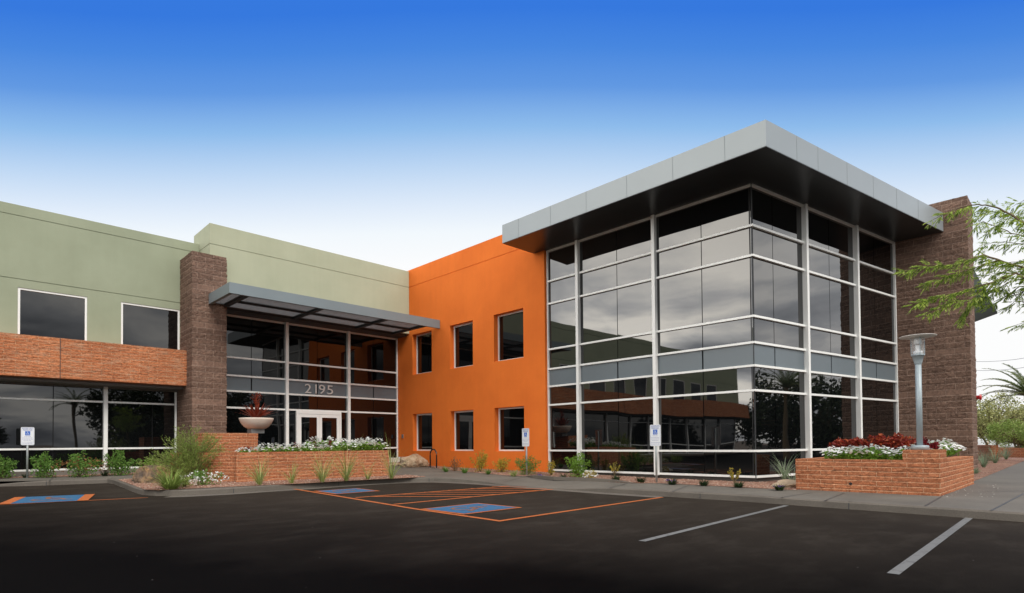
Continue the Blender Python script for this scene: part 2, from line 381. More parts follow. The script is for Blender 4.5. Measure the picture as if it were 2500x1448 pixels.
# ------------------------------------------------------------------ ground
def clipY(poly, Y, keep_above):
    out = []
    for i in range(len(poly)):
        a, b_ = poly[i], poly[(i + 1) % len(poly)]
        ia = (a[1] >= Y) == keep_above; ib = (b_[1] >= Y) == keep_above
        if ia: out.append(a)
        if ia != ib:
            t = (Y - a[1]) / (b_[1] - a[1]); out.append((a[0] + (b_[0] - a[0]) * t, Y))
    return out
def sheet(name, polys, dz, mat, label=None, kind=None, parent=None, zf=None):
    mb = MB()
    for poly in polys:
        for up in (True, False):
            q = clipY([(p[0], p[1]) for p in poly], -5.0, up)
            if len(q) > 2: mb.face([(p[0], p[1], (zf or za)(p[1]) + dz) for p in q])
    o = mb.build(name, mat, parent)
    import bmesh
    bm = bmesh.new(); bm.from_mesh(o.data); bmesh.ops.triangulate(bm, faces=bm.faces)
    for f in bm.faces:
        if f.normal.z < 0: f.normal_flip()
    bm.to_mesh(o.data); bm.free()
    return tag(o, kind=kind) if kind else o
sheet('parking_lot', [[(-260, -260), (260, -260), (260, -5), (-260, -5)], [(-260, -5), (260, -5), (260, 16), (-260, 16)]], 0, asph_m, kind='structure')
g = MB(); g.face([(-3000, -3000, -.9), (3000, -3000, -.9), (3000, 3000, -.9), (-3000, 3000, -.9)]); tag(g.build('ground', desert_m), kind='structure')

# kerb line: pixel of the foot of the kerb, height above the asphalt
KP = [(-620, 1206, .13), (-300, 1196, .13), (-60, 1189.5, .05), (0, 1188, .07), (60, 1186.8, .12), (111, 1185.5, .14), (190, 1182.3, .14), (262, 1179.7, .14), (276, 1181.5, .14), (300, 1191, .14), (327, 1202.5, .14),
      (346, 1208.3, .14), (378, 1211, .14), (420, 1211, .14), (447, 1210.7, .14), (558, 1205, .14), (627, 1200, .14), (720, 1194, .14), (810, 1187.7, .14), (900, 1181.8, .14), (948, 1179.2, .14),
      (1000, 1177, .14), (1060, 1176.3, .14), (1100, 1177.4, .14), (1140, 1179, .12), (1190, 1182, .07), (1244, 1186, .012), (1300, 1190.3, .012), (1350, 1194, .012), (1420, 1199, .07), (1481, 1203.5, .13), (1622, 1212.5, .14),
      (1791, 1223, .14), (1996, 1238, .14), (2205, 1253.2, .14), (2500, 1275, .14), (2900, 1305, .14), (3600, 1360, .14)]
KW = [(Vector((*G(x, y)[:2],)), h) for x, y, h in KP]
def offset_line(L, d):
    out = []
    for i, (p, h) in enumerate(L):
        a = L[max(i - 1, 0)][0]; b_ = L[min(i + 1, len(L) - 1)][0]; t = (b_ - a).normalized(); n = Vector((-t.y, t.x))
        out.append((p + n * d, h))
    return out
# inland is on the left of the travel direction (towards +x/+y)
IN1 = offset_line(KW, .15)
kb = MB()
for i in range(len(KW) - 1):
    (a, ha), (b_, hb) = KW[i], KW[i + 1]; (c, _), (d, _) = IN1[i], IN1[i + 1]
    zA, zB = za(a.y), za(b_.y); r = .03
    def lerp(p, q, t): return p + (q - p) * t
    a2, b2 = lerp(a, c, .22), lerp(b_, d, .22)
    a1, b1 = lerp(a, c, .06), lerp(b_, d, .06)
    kb.face([(a.x, a.y, zA - .05), (b_.x, b_.y, zB - .05), (b1.x, b1.y, zB + hb * .8), (a1.x, a1.y, zA + ha * .8)])
    kb.face([(a1.x, a1.y, zA + ha * .8), (b1.x, b1.y, zB + hb * .8), (b2.x, b2.y, zB + hb), (a2.x, a2.y, zA + ha)])
    kb.face([(a2.x, a2.y, zA + ha), (b2.x, b2.y, zB + hb), (d.x, d.y, zB + hb), (c.x, c.y, zA + ha)])
tag(kb.build('kerb', kerb_m, smooth=False), kind='structure')
jb = MB()       # kerb joints
acc = 0
for i in range(len(KW) - 1):
    (a, ha), (b_, hb) = KW[i], KW[i + 1]; L = (b_ - a).length; s = 3.0 - acc
    while s < L:
        t = s / L; p = a + (b_ - a) * t; n = (IN1[i][0] - a).normalized(); h = ha + (hb - ha) * t; z = za(p.y); dd = (b_ - a).normalized() * .008
        if h > .1:
            q = [p - dd - n * .004, p + dd - n * .004]; q2 = [p - dd + n * .152, p + dd + n * .152]
            jb.face([(q[0].x, q[0].y, z), (q[1].x, q[1].y, z), (q[1].x + n.x * .012, q[1].y + n.y * .012, z + h * .82), (q[0].x + n.x * .012, q[0].y + n.y * .012, z + h * .82)])
            jb.face([(q[0].x + n.x * .03, q[0].y + n.y * .03, z + h + .003), (q[1].x + n.x * .03, q[1].y + n.y * .03, z + h + .003), (q2[1].x, q2[1].y, z + h + .003), (q2[0].x, q2[0].y, z + h + .003)])
        s += 3.0
    acc = (acc + L) % 3.0
jo = jb.build('kerb_joints', joint_m); tag(jo, kind='structure')
# gutter apron, pale dusty concrete in front of the ramp and island
gut = MB(); GO = offset_line(KW, -.38)
for i in range(13, 31):
    (a, _), (b_, _) = KW[i], KW[i + 1]; (c, _), (d, _) = GO[i], GO[i + 1]
    gut.face([(a.x, a.y, za(a.y) + .004), (c.x, c.y, za(c.y) + .004), (d.x, d.y, za(d.y) + .004), (b_.x, b_.y, za(b_.y) + .004)])
go = gut.build('gutter', kerb_m); tag(go, kind='structure')
# pavement: ramp rows next to the kerb, then the flat sheet
IN2 = offset_line(KW, 1.3)
pv = MB(); ring = []
FL = list(range(24, 31))
for i in range(len(KW)):
    ring.append(IN2[i][0] if i in FL else IN1[i][0])
for i in range(24, 30):
    a, b_ = IN1[i], IN1[i + 1]; c, d = IN2[i][0], IN2[i + 1][0]
    pv.face([(a[0].x, a[0].y, za(a[0].y) + a[1]), (b_[0].x, b_[0].y, za(b_[0].y) + b_[1]), (d.x, d.y, za(d.y) + .14), (c.x, c.y, za(c.y) + .14)])
for i, j in ((23, 24), (30, 31)):
    a, b_ = IN1[i], IN1[j]; k, kk = (j, i) if i == 23 else (i, j); c = IN2[k][0]
    pv.face([(IN1[kk][0].x, IN1[kk][0].y, za(IN1[kk][0].y) + .139), (IN1[k][0].x, IN1[k][0].y, za(IN1[k][0].y) + IN1[k][1]), (c.x, c.y, za(c.y) + .139)])
tag(pv.build('ramp', walk_m), kind='structure')
big = [(p.x, p.y) for p in ring] + [(170, ring[-1].y), (170, 60), (ring[0].x, 60)]
for k in (0, 1, 2, 3): pass
sheet('pavement', [big], .14, walk_m, kind='structure')

# pavement score lines
sj = MB()
def scoreline(p, q, w=.012):
    p = Vector(p[:2]); q = Vector(q[:2]); t = (q - p).normalized(); n = Vector((-t.y, t.x)) * w
    ps = [p - n, p + n, q + n, q - n]
    sj.face([(v.x, v.y, za(v.y) + .1435) for v in ps])
for a, b_ in (((1640, 1201), (1686, 1183.5)), ((1893, 1217), (1984, 1203)), ((2010, 1224), (2062, 1204)), ((2258, 1236), (2298, 1213)), ((1182, 1178), (1300, 1163)), ((2298, 1212), (2360, 1182)), ((1480, 1193), (1530, 1181)), ((120, 1175), (128, 1168)), ((2420, 1247), (2500, 1205)), ((2410, 1200), (2560, 1200))):
    scoreline(G(*a, .14), G(*b_, .14))
tag(sj.build('pavement_joints', joint_m), kind='structure')

# planting beds of red gravel
def bed(name, px, dz0=.147, wall_pts=(), extra=()):
    pts = [G(x, y, .145) for x, y in px]; pts = [(p.x, p.y) for p in pts] + list(extra)
    o = sheet(name, [pts], dz0, grav_m, kind='structure'); return pts
def inpoly(x, y, P):
    c = False; j = len(P) - 1
    for i in range(len(P)):
        if (P[i][1] > y) != (P[j][1] > y) and x < (P[j][0] - P[i][0]) * (y - P[i][1]) / (P[j][1] - P[i][1]) + P[i][0]: c = not c
        j = i
    return c
bedA = bed('gravel_bed', [(1079, 1146), (1156, 1153.6), (1236, 1161), (1287, 1162.8), (1300, 1167.5), (1352, 1172), (1448, 1175), (1545, 1179.8), (1611, 1179.8), (1840, 1191.7), (1941, 1196.5)], extra=[(-.3, -9.6), (1.5, -9.7), (9.5, -10.2), (9.5, -3), (1.5, 3), (.3, 8)])
bedI = bed('gravel_bed', [(287, 1171), (320, 1183), (353, 1195.3), (386, 1197), (420, 1195.5), (558, 1188.7), (720, 1181.5), (820, 1176), (900, 1171.4), (1000, 1166.6), (1041, 1164.3), (994, 1159), (964, 1161.6), (948, 1161), (700, 1172), (585, 1174), (545, 1168), (520, 1160), (430, 1162), (380, 1165), (340, 1168)])
bedL = bed('gravel_bed', [(-700, 1178), (-200, 1170), (0, 1168.5), (66, 1166), (160, 1163.5), (270, 1161), (345, 1158.5)], extra=[(-9.6, 10.5), (-60, 10.5)])
bedR = bed('gravel_bed', [(2362, 1181.5), (2420, 1158), (2470, 1137.5), (2500, 1125.5), (2560, 1104)], extra=[(60, -10), (20, -8), (3, -9)])
kb2 = MB()      # small raised kerb edging the bed by the orange wall
kp = [G(x, y, .14) for x, y in ((1285, 1163.5), (1300, 1168), (1352, 1172.6), (1448, 1176), (1500, 1178), (1545, 1180))]
for i in range(len(kp) - 1):
    a, b_ = kp[i], kp[i + 1]; t = (b_ - a); t.z = 0; t.normalize(); n = Vector((-t.y, t.x, 0))
    h0, h1 = [(.03, .1), (.1, .1), (.1, .1), (.1, .07), (.07, .01)][i]; q = n * .13
    A, B_ = Vector((a.x, a.y, za(a.y) + .14)), Vector((b_.x, b_.y, za(b_.y) + .14)); up = Vector((0, 0, 1))
    kb2.face([A, B_, B_ + up * h1, A + up * h0]); kb2.face([A + up * h0, B_ + up * h1, B_ + q + up * h1, A + q + up * h0]); kb2.face([A + q + up * h0, B_ + q + up * h1, B_ + q, A + q])
tag(kb2.build('bed_kerb', kerb_m), kind='structure')
st = MB()
for P_, n_, dz in ((bedA, 5200, .148), (bedI, 4200, .148), (bedL, 900, .148), (bedR, 900, .148)):
    xs = [p[0] for p in P_]; ys = [p[1] for p in P_]; x0, x1, y0, y1 = max(min(xs), -16), min(max(xs), 14), min(ys), min(max(ys), 10.3); k = 0; tr = 0
    while k < n_ and tr < 200000:
        tr += 1; x, y = U(x0, x1), U(y0, y1)
        if x > .35 and P_ is bedA: continue
        if not inpoly(x, y, P_): continue
        k += 1; r = U(.008, .022); z = za(y) + dz + r * .2; a = U(0, 6.3)
        c = [Vector((x + r * cos(a + i * 1.57) * U(.7, 1.2), y + r * sin(a + i * 1.57) * U(.7, 1.2), z)) for i in range(4)]
        top = Vector((x + U(-.3, .3) * r, y + U(-.3, .3) * r, z + r * U(.5, .9)))
        st.mesh(c + [top], [(0, 1, 4), (1, 2, 4), (2, 3, 4), (3, 0, 4)])
tag(st.build('gravel_stones', peb_m), 'loose red and tan gravel scattered over the planting beds', kind='stuff')
# drifts of dust/debris on the pavement beside the right planter
st = MB()
for _ in range(70):
    p = G(U(2300, 2440), U(1183, 1214), .14)
    if p.x < -.6 and p.y > -12.4 or p.y < -11.9: pass
    if p.y > -12.0: continue
    r = U(.006, .02); a = U(0, 6)
    st.face([(p.x + r * cos(a + k * 1.57), p.y + r * sin(a + k * 1.57), za(p.y) + .146 + .002 * k) for k in range(4)])
tag(st.build('stone_chips', simple('pale_chip', (.6, .58, .54), .9)), 'pale stone chips scattered on the pavement beside the lamp planter', kind='stuff')

# ---------------- painted stalls
def strip(mb, p, q, w, dz=.005):
    p = Vector(p[:2]); q = Vector(q[:2]); t = (q - p).normalized(); n = Vector((-t.y, t.x)) * w / 2
    for up in (True, False):
        poly = clipY([tuple(v) for v in (p - n, q - n, q + n, p + n)], -5.0, up)
        if len(poly) > 2: mb.face([(v[0], v[1], za(v[1]) + dz) for v in poly])
mk = MB()
cA = G(719, 1194.2); cB = G(1220, 1272.5); cC = G(1617, 1214.5)
strip(mk, cA, cB + (cB - cA).normalized() * .05, .1); strip(mk, cB, cC, .1, .0056)
h1a, h1b = G(868, 1215.5), G(1243, 1187); h2a, h2b = G(962, 1232), G(1350, 1195)
strip(mk, h1a, h1b, .1, .006); strip(mk, h2a, h2b, .1, .006)
for k in range(6):       # diagonal hatching between the two
    t = (k + .35) / 6.2; xx = h1a.x + .1 + (h1b.x - h1a.x) * t
    strip(mk, (xx + 1.75 if xx + 1.75 < h2b.x else h2b.x, h2a.y + (0 if xx + 1.75 < h2b.x else (xx + 1.75 - h2b.x) * .98), 0), (xx, h1a.y, 0), .1, .007)
lA, lB = G(-40, 1234.5), G(361, 1215.3); strip(mk, lA, lB, .07)
strip(mk, G(-300, 1243), lA, .07, .0055)
mo = mk.build('stall_markings', or_paint); tag(mo, kind='structure')
wm = MB(); strip(wm, G(1920, 1234.5), G(1567, 1322), .1); strip(wm, G(2366, 1265), G(2180, 1402), .1)
strip(wm, (-4.1, -15.7), (-9.5, -15.8), .1)
tag(wm.build('white_stall_lines', white_paint), kind='structure')
def isa(mb, o, ex, ey, s, zf, flat=True):
    """wheelchair symbol in frame o, ex right, ey up, size s"""
    def P(x, y): v = o + ex * (x * s) + ey * (y * s); return (v.x, v.y, zf(v))
    def stroke(pts, w):
        for i in range(len(pts) - 1):
            p = Vector(pts[i]); q = Vector(pts[i + 1]); t = (q - p).normalized(); n = Vector((-t.y, t.x)) * w / 2
            mb.face([P(*(p - n)), P(*(q - n)), P(*(q + n)), P(*(p + n))])
    mb.face([P(-.06 + .055 * cos(k * .7854), .36 + .055 * sin(k * .7854)) for k in range(8)])
    stroke([(-.06, .28), (-.045, .02)], .075); stroke([(-.05, .15), (.14, .15)], .05)
    stroke([(-.05, .0), (.15, .0), (.24, -.27), (.34, -.24)], .065)
    stroke([(-.04 + .2 * cos(a), -.13 + .2 * sin(a)) for a in [radians(d) for d in range(125, 345, 18)]], .055)
def square(p, q, r_, s_, ex, ey, size):
    P4 = [G(*v) for v in (p, q, r_, s_)]; c = sum((Vector((v.x, v.y, 0)) for v in P4), Vector()) / 4
    b1 = MB(); o1 = MB(); h = size / 2
    def quad(mb, k, dz): mb.face([(v.x, v.y, za(v.y) + dz) for v in (c + ex * (sx * k[0]) + ey * (sy * k[1]) for sx, sy in ((-1, -1), (1, -1), (1, 1), (-1, 1)))])
    quad(o1, h, .009); w = .09
    quad(b1, (h[0] - w, h[1] - w), .012) if 0 else None
    return c
def stall_badge(c, hx, hy, ex, ey, mo_, wide=.08, cap=0):
    ob = MB(); bb = MB(); sy = MB()
    def q(mb, x0, x1, y0, y1, dz): mb.face([(v.x, v.y, za(v.y) + dz) for v in (c + ex * a + ey * b_ for a, b_ in ((x0, y0), (x1, y0), (x1, y1), (x0, y1)))])
    q(ob, -hx, hx, -hy, hy, .009); q(bb, -hx + wide, hx - wide, -hy + wide + cap, hy - wide - cap, .012)
    isa(sy, c, ex, ey, min(hx, hy) * 1.75, lambda v: za(v.y) + .015)
    e = empty('stall_badge', (c.x, c.y, za(c.y)))
    ob.build('border', or_paint, e); bb.build('field', blue_paint, e); sy.build('wheelchair_symbol', dull_paint, e)
    return e
X_, Y_ = Vector((1, 0, 0)), Vector((0, 1, 0))
e = stall_badge(Vector((-8.52, -5.72, 0)), .66, .75, Vector((0, -1, 0)), X_, or_paint); tag(e, 'blue painted wheelchair square with orange border nearest the camera', 'road marking', 'painted accessible stall badges')
e = stall_badge(Vector((-8.33, -.49, 0)), .6, .64, Vector((0, -1, 0)), X_, or_paint); tag(e, 'blue painted wheelchair square beyond the orange hatching near the kerb', 'road marking', 'painted accessible stall badges')
exl = Vector((1, -.23, 0)).normalized()
c = sum((G(*v) for v in ((24, 1231), (228, 1221), (205, 1208.5), (24, 1217.5))), Vector()) / 4
e = stall_badge(Vector((c.x, c.y, 0)), .72, .86, exl, Vector((-exl.y, exl.x, 0)), or_paint, .03, 0); tag(e, 'blue painted wheelchair rectangle at the left edge with orange end bars', 'road marking', 'painted accessible stall badges')
mb = MB()
for sx in (-.66, .66):
    v0 = Vector((c.x, c.y, 0)) + exl * sx; ey = Vector((-exl.y, exl.x, 0))
    mb.face([(v.x, v.y, za(v.y) + .0145) for v in (v0 - exl * .1 - ey * .86, v0 + exl * .1 - ey * .86, v0 + exl * .1 + ey * .86, v0 - exl * .1 + ey * .86)])
mb.build('end_bar', or_paint, e)
# ================================================================== BUILDING
BL = empty('office_building', (0, 8.73, .26), 'two storey office building with green and orange stucco walls, glass corner and brown block piers', 'office building')
YP, YG, YL, YS, YB = 8.73, 9.728, 10.0, 10.35, 9.15
A_ = Plane((0, 0), (1, 0), (0, -1))      # facing -Y; a = X, b outward
def onY(Y): return Plane((0, Y), (1, 0), (0, -1))
def onX(X): return Plane((X, 0), (0, 1), (-1, 0))
# --- orange wall, faces -X
Wz = [(.98, 2.725), (4.60, 6.51)]; Wy = [(1.09, 2.76), (4.07, 5.61), (6.95, 8.47)]
holes = [(y0, y1, z0, z1) for y0, y1 in Wy for z0, z1 in Wz]
mb = MB(); wall(mb, onX(0), -.02, 11.5, .1, 9.66, holes, .32, .5, (8.835,))
fix = mb.build('orange_wall', orange_m, BL); tag(fix, 'orange stucco wall with six square windows')
wm_ = MB(); wall(wm_, Plane((0, 11.5), (1, 0), (0, 1)), 0, 9, .1, 9.5); wm_.build('rear_wall', orange_m, BL)
glassA = glass('tinted_glass', (.003, .0035, .004), ior=1.88, seed=1.3); glassC = glass('storefront_glass', (.004, .0045, .005), 1.66, 7.); glassB = glass('tinted_glass_dark', (.003, .0035, .004), 1.58, 4.)
def tilt_pane(pl, a0, a1, b, z0, z1, amt=.0022, th=.02):
    ta, tz = U(-amt, amt), U(-amt, amt); w = (a1 - a0) / 2; h = (z1 - z0) / 2
    mb = MB(); vs = []
    for bb in (0, -th):
        for (a, z, sa, sz) in ((a0, z0, -1, -1), (a1, z0, 1, -1), (a1, z1, 1, 1), (a0, z1, -1, 1)):
            vs.append(pl.P(a, b + bb + ta * sa * w + tz * sz * h, z))
    mb.mesh(vs, [(0, 1, 2, 3), (4, 7, 6, 5), (0, 4, 5, 1), (1, 5, 6, 2), (2, 6, 7, 3), (3, 7, 4, 0)]); return mb
def window(pl, a0, a1, z0, z1, b, fw=.055, name='window', gm=None, label=None):
    mb = MB(); o = Plane(pl.o, pl.d, pl.n)
    for (x0, x1, y0, y1) in ((a0, a1, z0, z0 + fw), (a0, a1, z1 - fw, z1), (a0, a0 + fw, z0 + fw, z1 - fw), (a1 - fw, a1, z0 + fw, z1 - fw)):
        mb.obox(pl.o, pl.d, pl.n, x0, x1, b - .06, b + .03, y0, y1)
    f = mb.build(name, frame_m, BL)
    if label: f['label'] = label
    g_ = tilt_pane(pl, a0 + fw, a1 - fw, b - .01, z0 + fw, z1 - fw); p = g_.build('pane', gm or glassB, f)
    return f
for i, (y0, y1) in enumerate(Wy):
    for j, (z0, z1) in enumerate(Wz):
        window(onX(0), y0 + .002, y1 - .002, z0 + .002, z1 - .002, -.25, .06)
# --- entry parapet (pale green), plane YP, from X=-8.87 to 0, z 6.6..9.6
mb = MB(); mb.box(-8.868, -.002, YP, YP + 1.9, 6.60, 8.823); mb.box(-8.868, -.002, YP, YP + 1.9, 8.847, 9.605); mb.box(-8.85, -.002, YP + .018, YP + 1.8, 8.82, 8.85)
pp = mb.build('parapet_wall', green2_m, BL); tag(pp, 'pale green stucco parapet above the entrance')
# --- left green wall
lz_top = PY(0, 490.7, YL).z; lz_g = PY(0, 517, YL).z; lz_g2 = PY(200, 717, YL).z
LX0 = -38.6
u = lambda x, y: PY(x, y, YL)
ww = [(u(43, 760).x, u(213, 760).x), (u(295.5, 770).x, u(439, 770).x)]
wt, wb = u(213, 725).z, 4.55
step = 1.0
hol = [(a, b_, wb, wt) for a, b_ in ww]
xw = ww[0][0]; wd = ww[0][1] - ww[0][0]; gap = ww[1][0] - ww[0][0]
for k in range(1, 8): hol.append((xw - gap * k, xw - gap * k + wd, wb, wt))
mb = MB(); wall(mb, onY(YL), LX0, -8.5, 4.0, lz_top, hol, .12, .5, (lz_g, wt + .27))
o = mb.build('green_wall', green_m, BL); tag(o, 'sage green stucco upper wall with wide windows')
for h in hol: window(onY(YL), h[0] + .002, h[1] - .002, h[2] + .002, h[3] - .002, -.05, .06, gm=glassC)
mb = MB(); wall(mb, Plane((LX0, 0), (0, 1), (-1, 0)), YL + .5, 16, .1, lz_top, thick=.3); mb.build('end_wall', green_m, BL)
# terracotta band
xl = PY(469.5, 800, 8.5).x; xr = PY(553, 800, 8.5).x
zb0, zb1 = PY(0, 915, YB).z, PY(0, 811, YB).z
mb = MB(); rough_block(mb, LX0 - .2, xl + .05, YB, YL - .003, zb0, zb1, .02, .1, .1, 0, 'xyT')
for k in range(0): pass
mb.face([(LX0 - .2, YB, zb0), (xl + .05, YB, zb0), (xl + .05, YL - .003, zb0), (LX0 - .2, YL - .003, zb0)])
bo = mb.build('brick_band', terrab_m, BL); tag(bo, 'terracotta split brick band between the storeys')
mb = MB(); xj = PY(147, 870, YB).x
mb.box(xj - .008, xj + .008, YB - .016, YB + .01, zb0, zb1)
mb.box(xj - 5 - .008, xj - 5 + .008, YB - .016, YB + .01, zb0, zb1); mb.build('control_joint', joint_m, bo)
mb = MB(); mb.box(LX0, xl + .1, YB + .35, YS + .4, zb0 - .10, zb0 - .004); mb.box(LX0, xl + .1, YS - .08, YS + .3, zb0 - .16, zb0 - .10)
mb.build('lower_soffit', simple('grey_soffit', (.16, .155, .145), .7), BL)
# pillar
ptop = PY(470.4, 612.5, 8.5).z
mb = MB(); rough_block(mb, xl, xr, 8.5, YS + .3, .1, ptop, .03, .055, .2, 7, 'xXyT')
mb.box(xl + .0, xr - .0, 8.52, YL + .1, ptop - .001, ptop + .012)
o = mb.build('block_pillar', brown_m, BL); tag(o, 'brown split block pillar left of the entrance')
# --- generic curtain wall
def curtain(name, pl, a0, a1, levels, mull, joints, spand=None, base=.26, end0=True, end1=True, proud=.075, label=None, gm=None, skip=None, sill=.07, backd=.12, vw=.055, wide=.075):
    """levels: z of horizontals incl. bottom & top; mull: positions of wide mullions; joints: butt joints"""
    f = MB()
    z0, z1 = levels[0], levels[-1]
    segs = sorted([a0] + list(mull) + [a1])
    for i in range(len(segs) - 1):
        s0 = segs[i] + (vw if segs[i] in mull else 0); s1 = segs[i + 1] - (vw if segs[i + 1] in mull else 0)
        for k, z in enumerate(levels):
            hh = .031
            lo, hi = (z, z + 2 * hh) if k == 0 else ((z - 2 * hh, z) if k == len(levels) - 1 else (z - hh, z + hh))
            if skip and k == 0 and False: continue
            f.obox(pl.o, pl.d, pl.n, s0, s1, -.10, proud * .75, lo, hi)
    for m_ in mull: f.obox(pl.o, pl.d, pl.n, m_ - vw, m_ + vw, -.10, proud + .06, z0 - .02, z1 + .02)
    if end0: f.obox(pl.o, pl.d, pl.n, a0, a0 + .06, -.10, proud * .7, z0 + .062, z1 - .062)
    if end1: f.obox(pl.o, pl.d, pl.n, a1 - .06, a1, -.10, proud * .7, z0 + .062, z1 - .062)
    fr = f.build(name, frame_m, BL); fix_normals(fr)
    if label: fr['label'] = label
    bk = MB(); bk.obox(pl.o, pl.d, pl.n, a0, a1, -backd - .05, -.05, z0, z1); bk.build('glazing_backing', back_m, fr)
    cuts = sorted([a0 + (.06 if end0 else 0)] + [m_ for m_ in mull] + list(joints) + [a1 - (.06 if end1 else 0)])
    for i in range(len(cuts) - 1):
        c0 = cuts[i] + (vw if cuts[i] in mull else .012 if cuts[i] in joints else 0); c1 = cuts[i + 1] - (vw if cuts[i + 1] in mull else .012 if cuts[i + 1] in joints else 0)
        for k in range(len(levels) - 1):
            zz0 = levels[k] + (.062 if k == 0 else .031); zz1 = levels[k + 1] - (.062 if k == len(levels) - 2 else .031)
            if skip and skip(c0, c1, zz0, zz1): continue
            if k == spand:
                q = MB(); q.obox(pl.o, pl.d, pl.n, c0 + .012, c1 - .012, -.02, .0, zz0 + .012, zz1 - .012); q.build('spandrel_panel', spand_m, fr)
            else: tilt_pane(pl, c0, c1, -.015, zz0, zz1, .0015).build('glass_pane', gm or glassA, fr)
    return fr
LV = [.26, 1.009, 2.694, 3.384, 4.03, 4.763, 6.463, 7.304, 8.47]
pL = Plane((T.x, T.y), (0, 1), (-1, 0)); yo = -T.y
curtain('curtain_wall', pL, 0, -.03 - T.y, LV, [-1.518 - T.y, -4.604 - T.y], [-3.1376 - T.y, -6.165 - T.y], 3, end0=False, label='white framed dark glass wall on the left face of the corner')
dC = (cos(ANG), sin(ANG)); nC = (sin(ANG), -cos(ANG))
pC = Plane((T.x, T.y), dC, nC)
curtain('curtain_wall', pC, 0, 8.655, LV, [2.632, 5.752], [1.026, 4.15, 7.15], 3, end0=False, label='white framed dark glass wall on the right face of the corner')
mb = MB()          # corner closer
mb.tube([(T.x - .005, T.y - .005, LV[0]), (T.x - .005, T.y - .005, LV[-1])], .014, 6); mb.build('corner_joint', joint_m, BL)
mb = MB(); 
for z in LV[1:-1]: mb.prism([(T.x + .02, T.y + .02), (T.x - .056, T.y + .02), (T.x - .056, T.y - .056), (T.x + nC[0] * .056 + .0, T.y + nC[1] * .056), (T.x + nC[0] * .056 + dC[0] * .02, T.y + nC[1] * .056 + dC[1] * .02)], z - .03, z + .03)
mb.build('corner_mullion', frame_m, BL)
mb = MB()          # curb under the tower glass
mb.obox(pL.o, pL.d, pL.n, -.0, 7.64, -.3, -.012, .1, .258); mb.obox(pC.o, pC.d, pC.n, 0, 8.66, -.3, -.012, .1, .258); mb.build('plinth', simple('dark_plinth', (.06, .055, .05), .8), BL)
# --- tower roof slab (silver fascia)
zs, zt = 8.47, 9.132
fc = Vector((-1.633, -8.80)); fl = Vector((-1.633, .52)); fr_ = fc + Vector(dC) * 10.56
nb = Vector((-sin(ANG), cos(ANG)))
poly = [tuple(fc), tuple(fr_), tuple(fr_ + nb * 8.2), (8.0, .52), tuple(fl)]
poly_cut = [tuple(fc), tuple(fr_), (8.95, -10.0), (8.65, -9.3), (8.65, .52), (0, .52), tuple(fl)]
mb = MB(); mb.prism(poly_cut, zs + .012, zt); o = mb.build('roof_fascia', fascia_m, BL); fix_normals(o); tag(o, 'projecting silver panelled roof fascia over the glass corner')
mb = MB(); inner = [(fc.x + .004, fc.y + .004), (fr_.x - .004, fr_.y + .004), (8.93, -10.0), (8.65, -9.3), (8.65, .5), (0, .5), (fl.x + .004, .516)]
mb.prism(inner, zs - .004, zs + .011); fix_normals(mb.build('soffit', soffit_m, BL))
mb = MB()
for x, y in ((1266, 560), (1344, 530), (1431, 500), (1530, 460), (1642, 400), (1769, 350)):
    yy = PX(x, y, fc.x).y; mb.box(fc.x - .003, fc.x + .01, yy - .006, yy + .006, zs + .01, zt - .004)
for x, y in ((1945, 350), (1997, 380), (2068, 420), (2132, 450), (2189, 480), (2242, 520)):
    d = ray(x, y); n = Vector((nC[0], nC[1])); t = ((fc - Vector((CAM.x, CAM.y))).dot(n)) / (Vector((d.x, d.y)).dot(n)); p = CAM + d * t
    a = (Vector((p.x, p.y)) - fc).dot(Vector(dC)); mb.obox(fc, dC, nC, a - .006, a + .006, -.01, .003, zs + .01, zt - .004)
mb.build('panel_joint', simple('panel_joint_grey', (.215, .245, .255), .6), BL)
# tower solid behind glass
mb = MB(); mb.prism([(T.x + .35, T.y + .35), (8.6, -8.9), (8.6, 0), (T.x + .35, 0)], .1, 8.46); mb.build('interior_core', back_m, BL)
# --- brown pier wall at right
XB = 8.672
mb = MB(); rough_block(mb, XB, 9.86, -11.42, -9.25, .05, 9.53, .032, .07, .2, 7, 'xyT')
mb.face([(9.86, -11.42, .05), (9.86, -9.25, .05), (9.86, -9.25, 9.53), (9.86, -11.42, 9.53)])
mb.box(XB, 9.86, -9.25, -4, .05, 8.46); o = mb.build('block_pier', brown_m, BL); tag(o, 'tall brown split block pier closing the right end of the glass corner')
q = [PX(2381, 671, 9.9), PX(2381, 671, 9.9)]
# green sloped awning behind the pier
aw0, aw1, aw2 = PY(2372, 690, -11.0), PY(2435, 766, -11.0), PY(2382, 785, -11.0)
mb = MB(); P0 = Vector((10.0, -11.3, 9.0))
a = PD(2366, 640, 31.0); b_ = PD(2435, 766, 29.5); c_ = PD(2378, 787, 33.0); a2 = PD(2330, 660, 36.)
mb.face([a, b_, c_, a2]); k = Vector((0, 0, .06)); mb.face([a + k, a2 + k, c_ + k, b_ + k]); mb.face([a, a + k, b_ + k, b_]); mb.face([b_, b_ + k, c_ + k, c_])
o = mb.build('awning', simple('dark_green_steel', (.07, .095, .07), .6), BL); tag(o, 'dark green sloped awning behind the pier')
rear = MB(); rear.box(9.87, 26, -8.0, -3, .05, 7.5); rear.build('rear_block', brown_m, BL)
# fire alarm bell on the pier end
pb = PY(2381, 969, -11.44); mb = MB()
mb.tube([(9.80, -11.43, pb.z), (9.80, -11.52, pb.z)], .07, 16); mb.tube([(9.80, -11.52, pb.z), (9.80, -11.57, pb.z)], [.115, .085], 16)
mb.build('alarm_bell', red_m, BL)
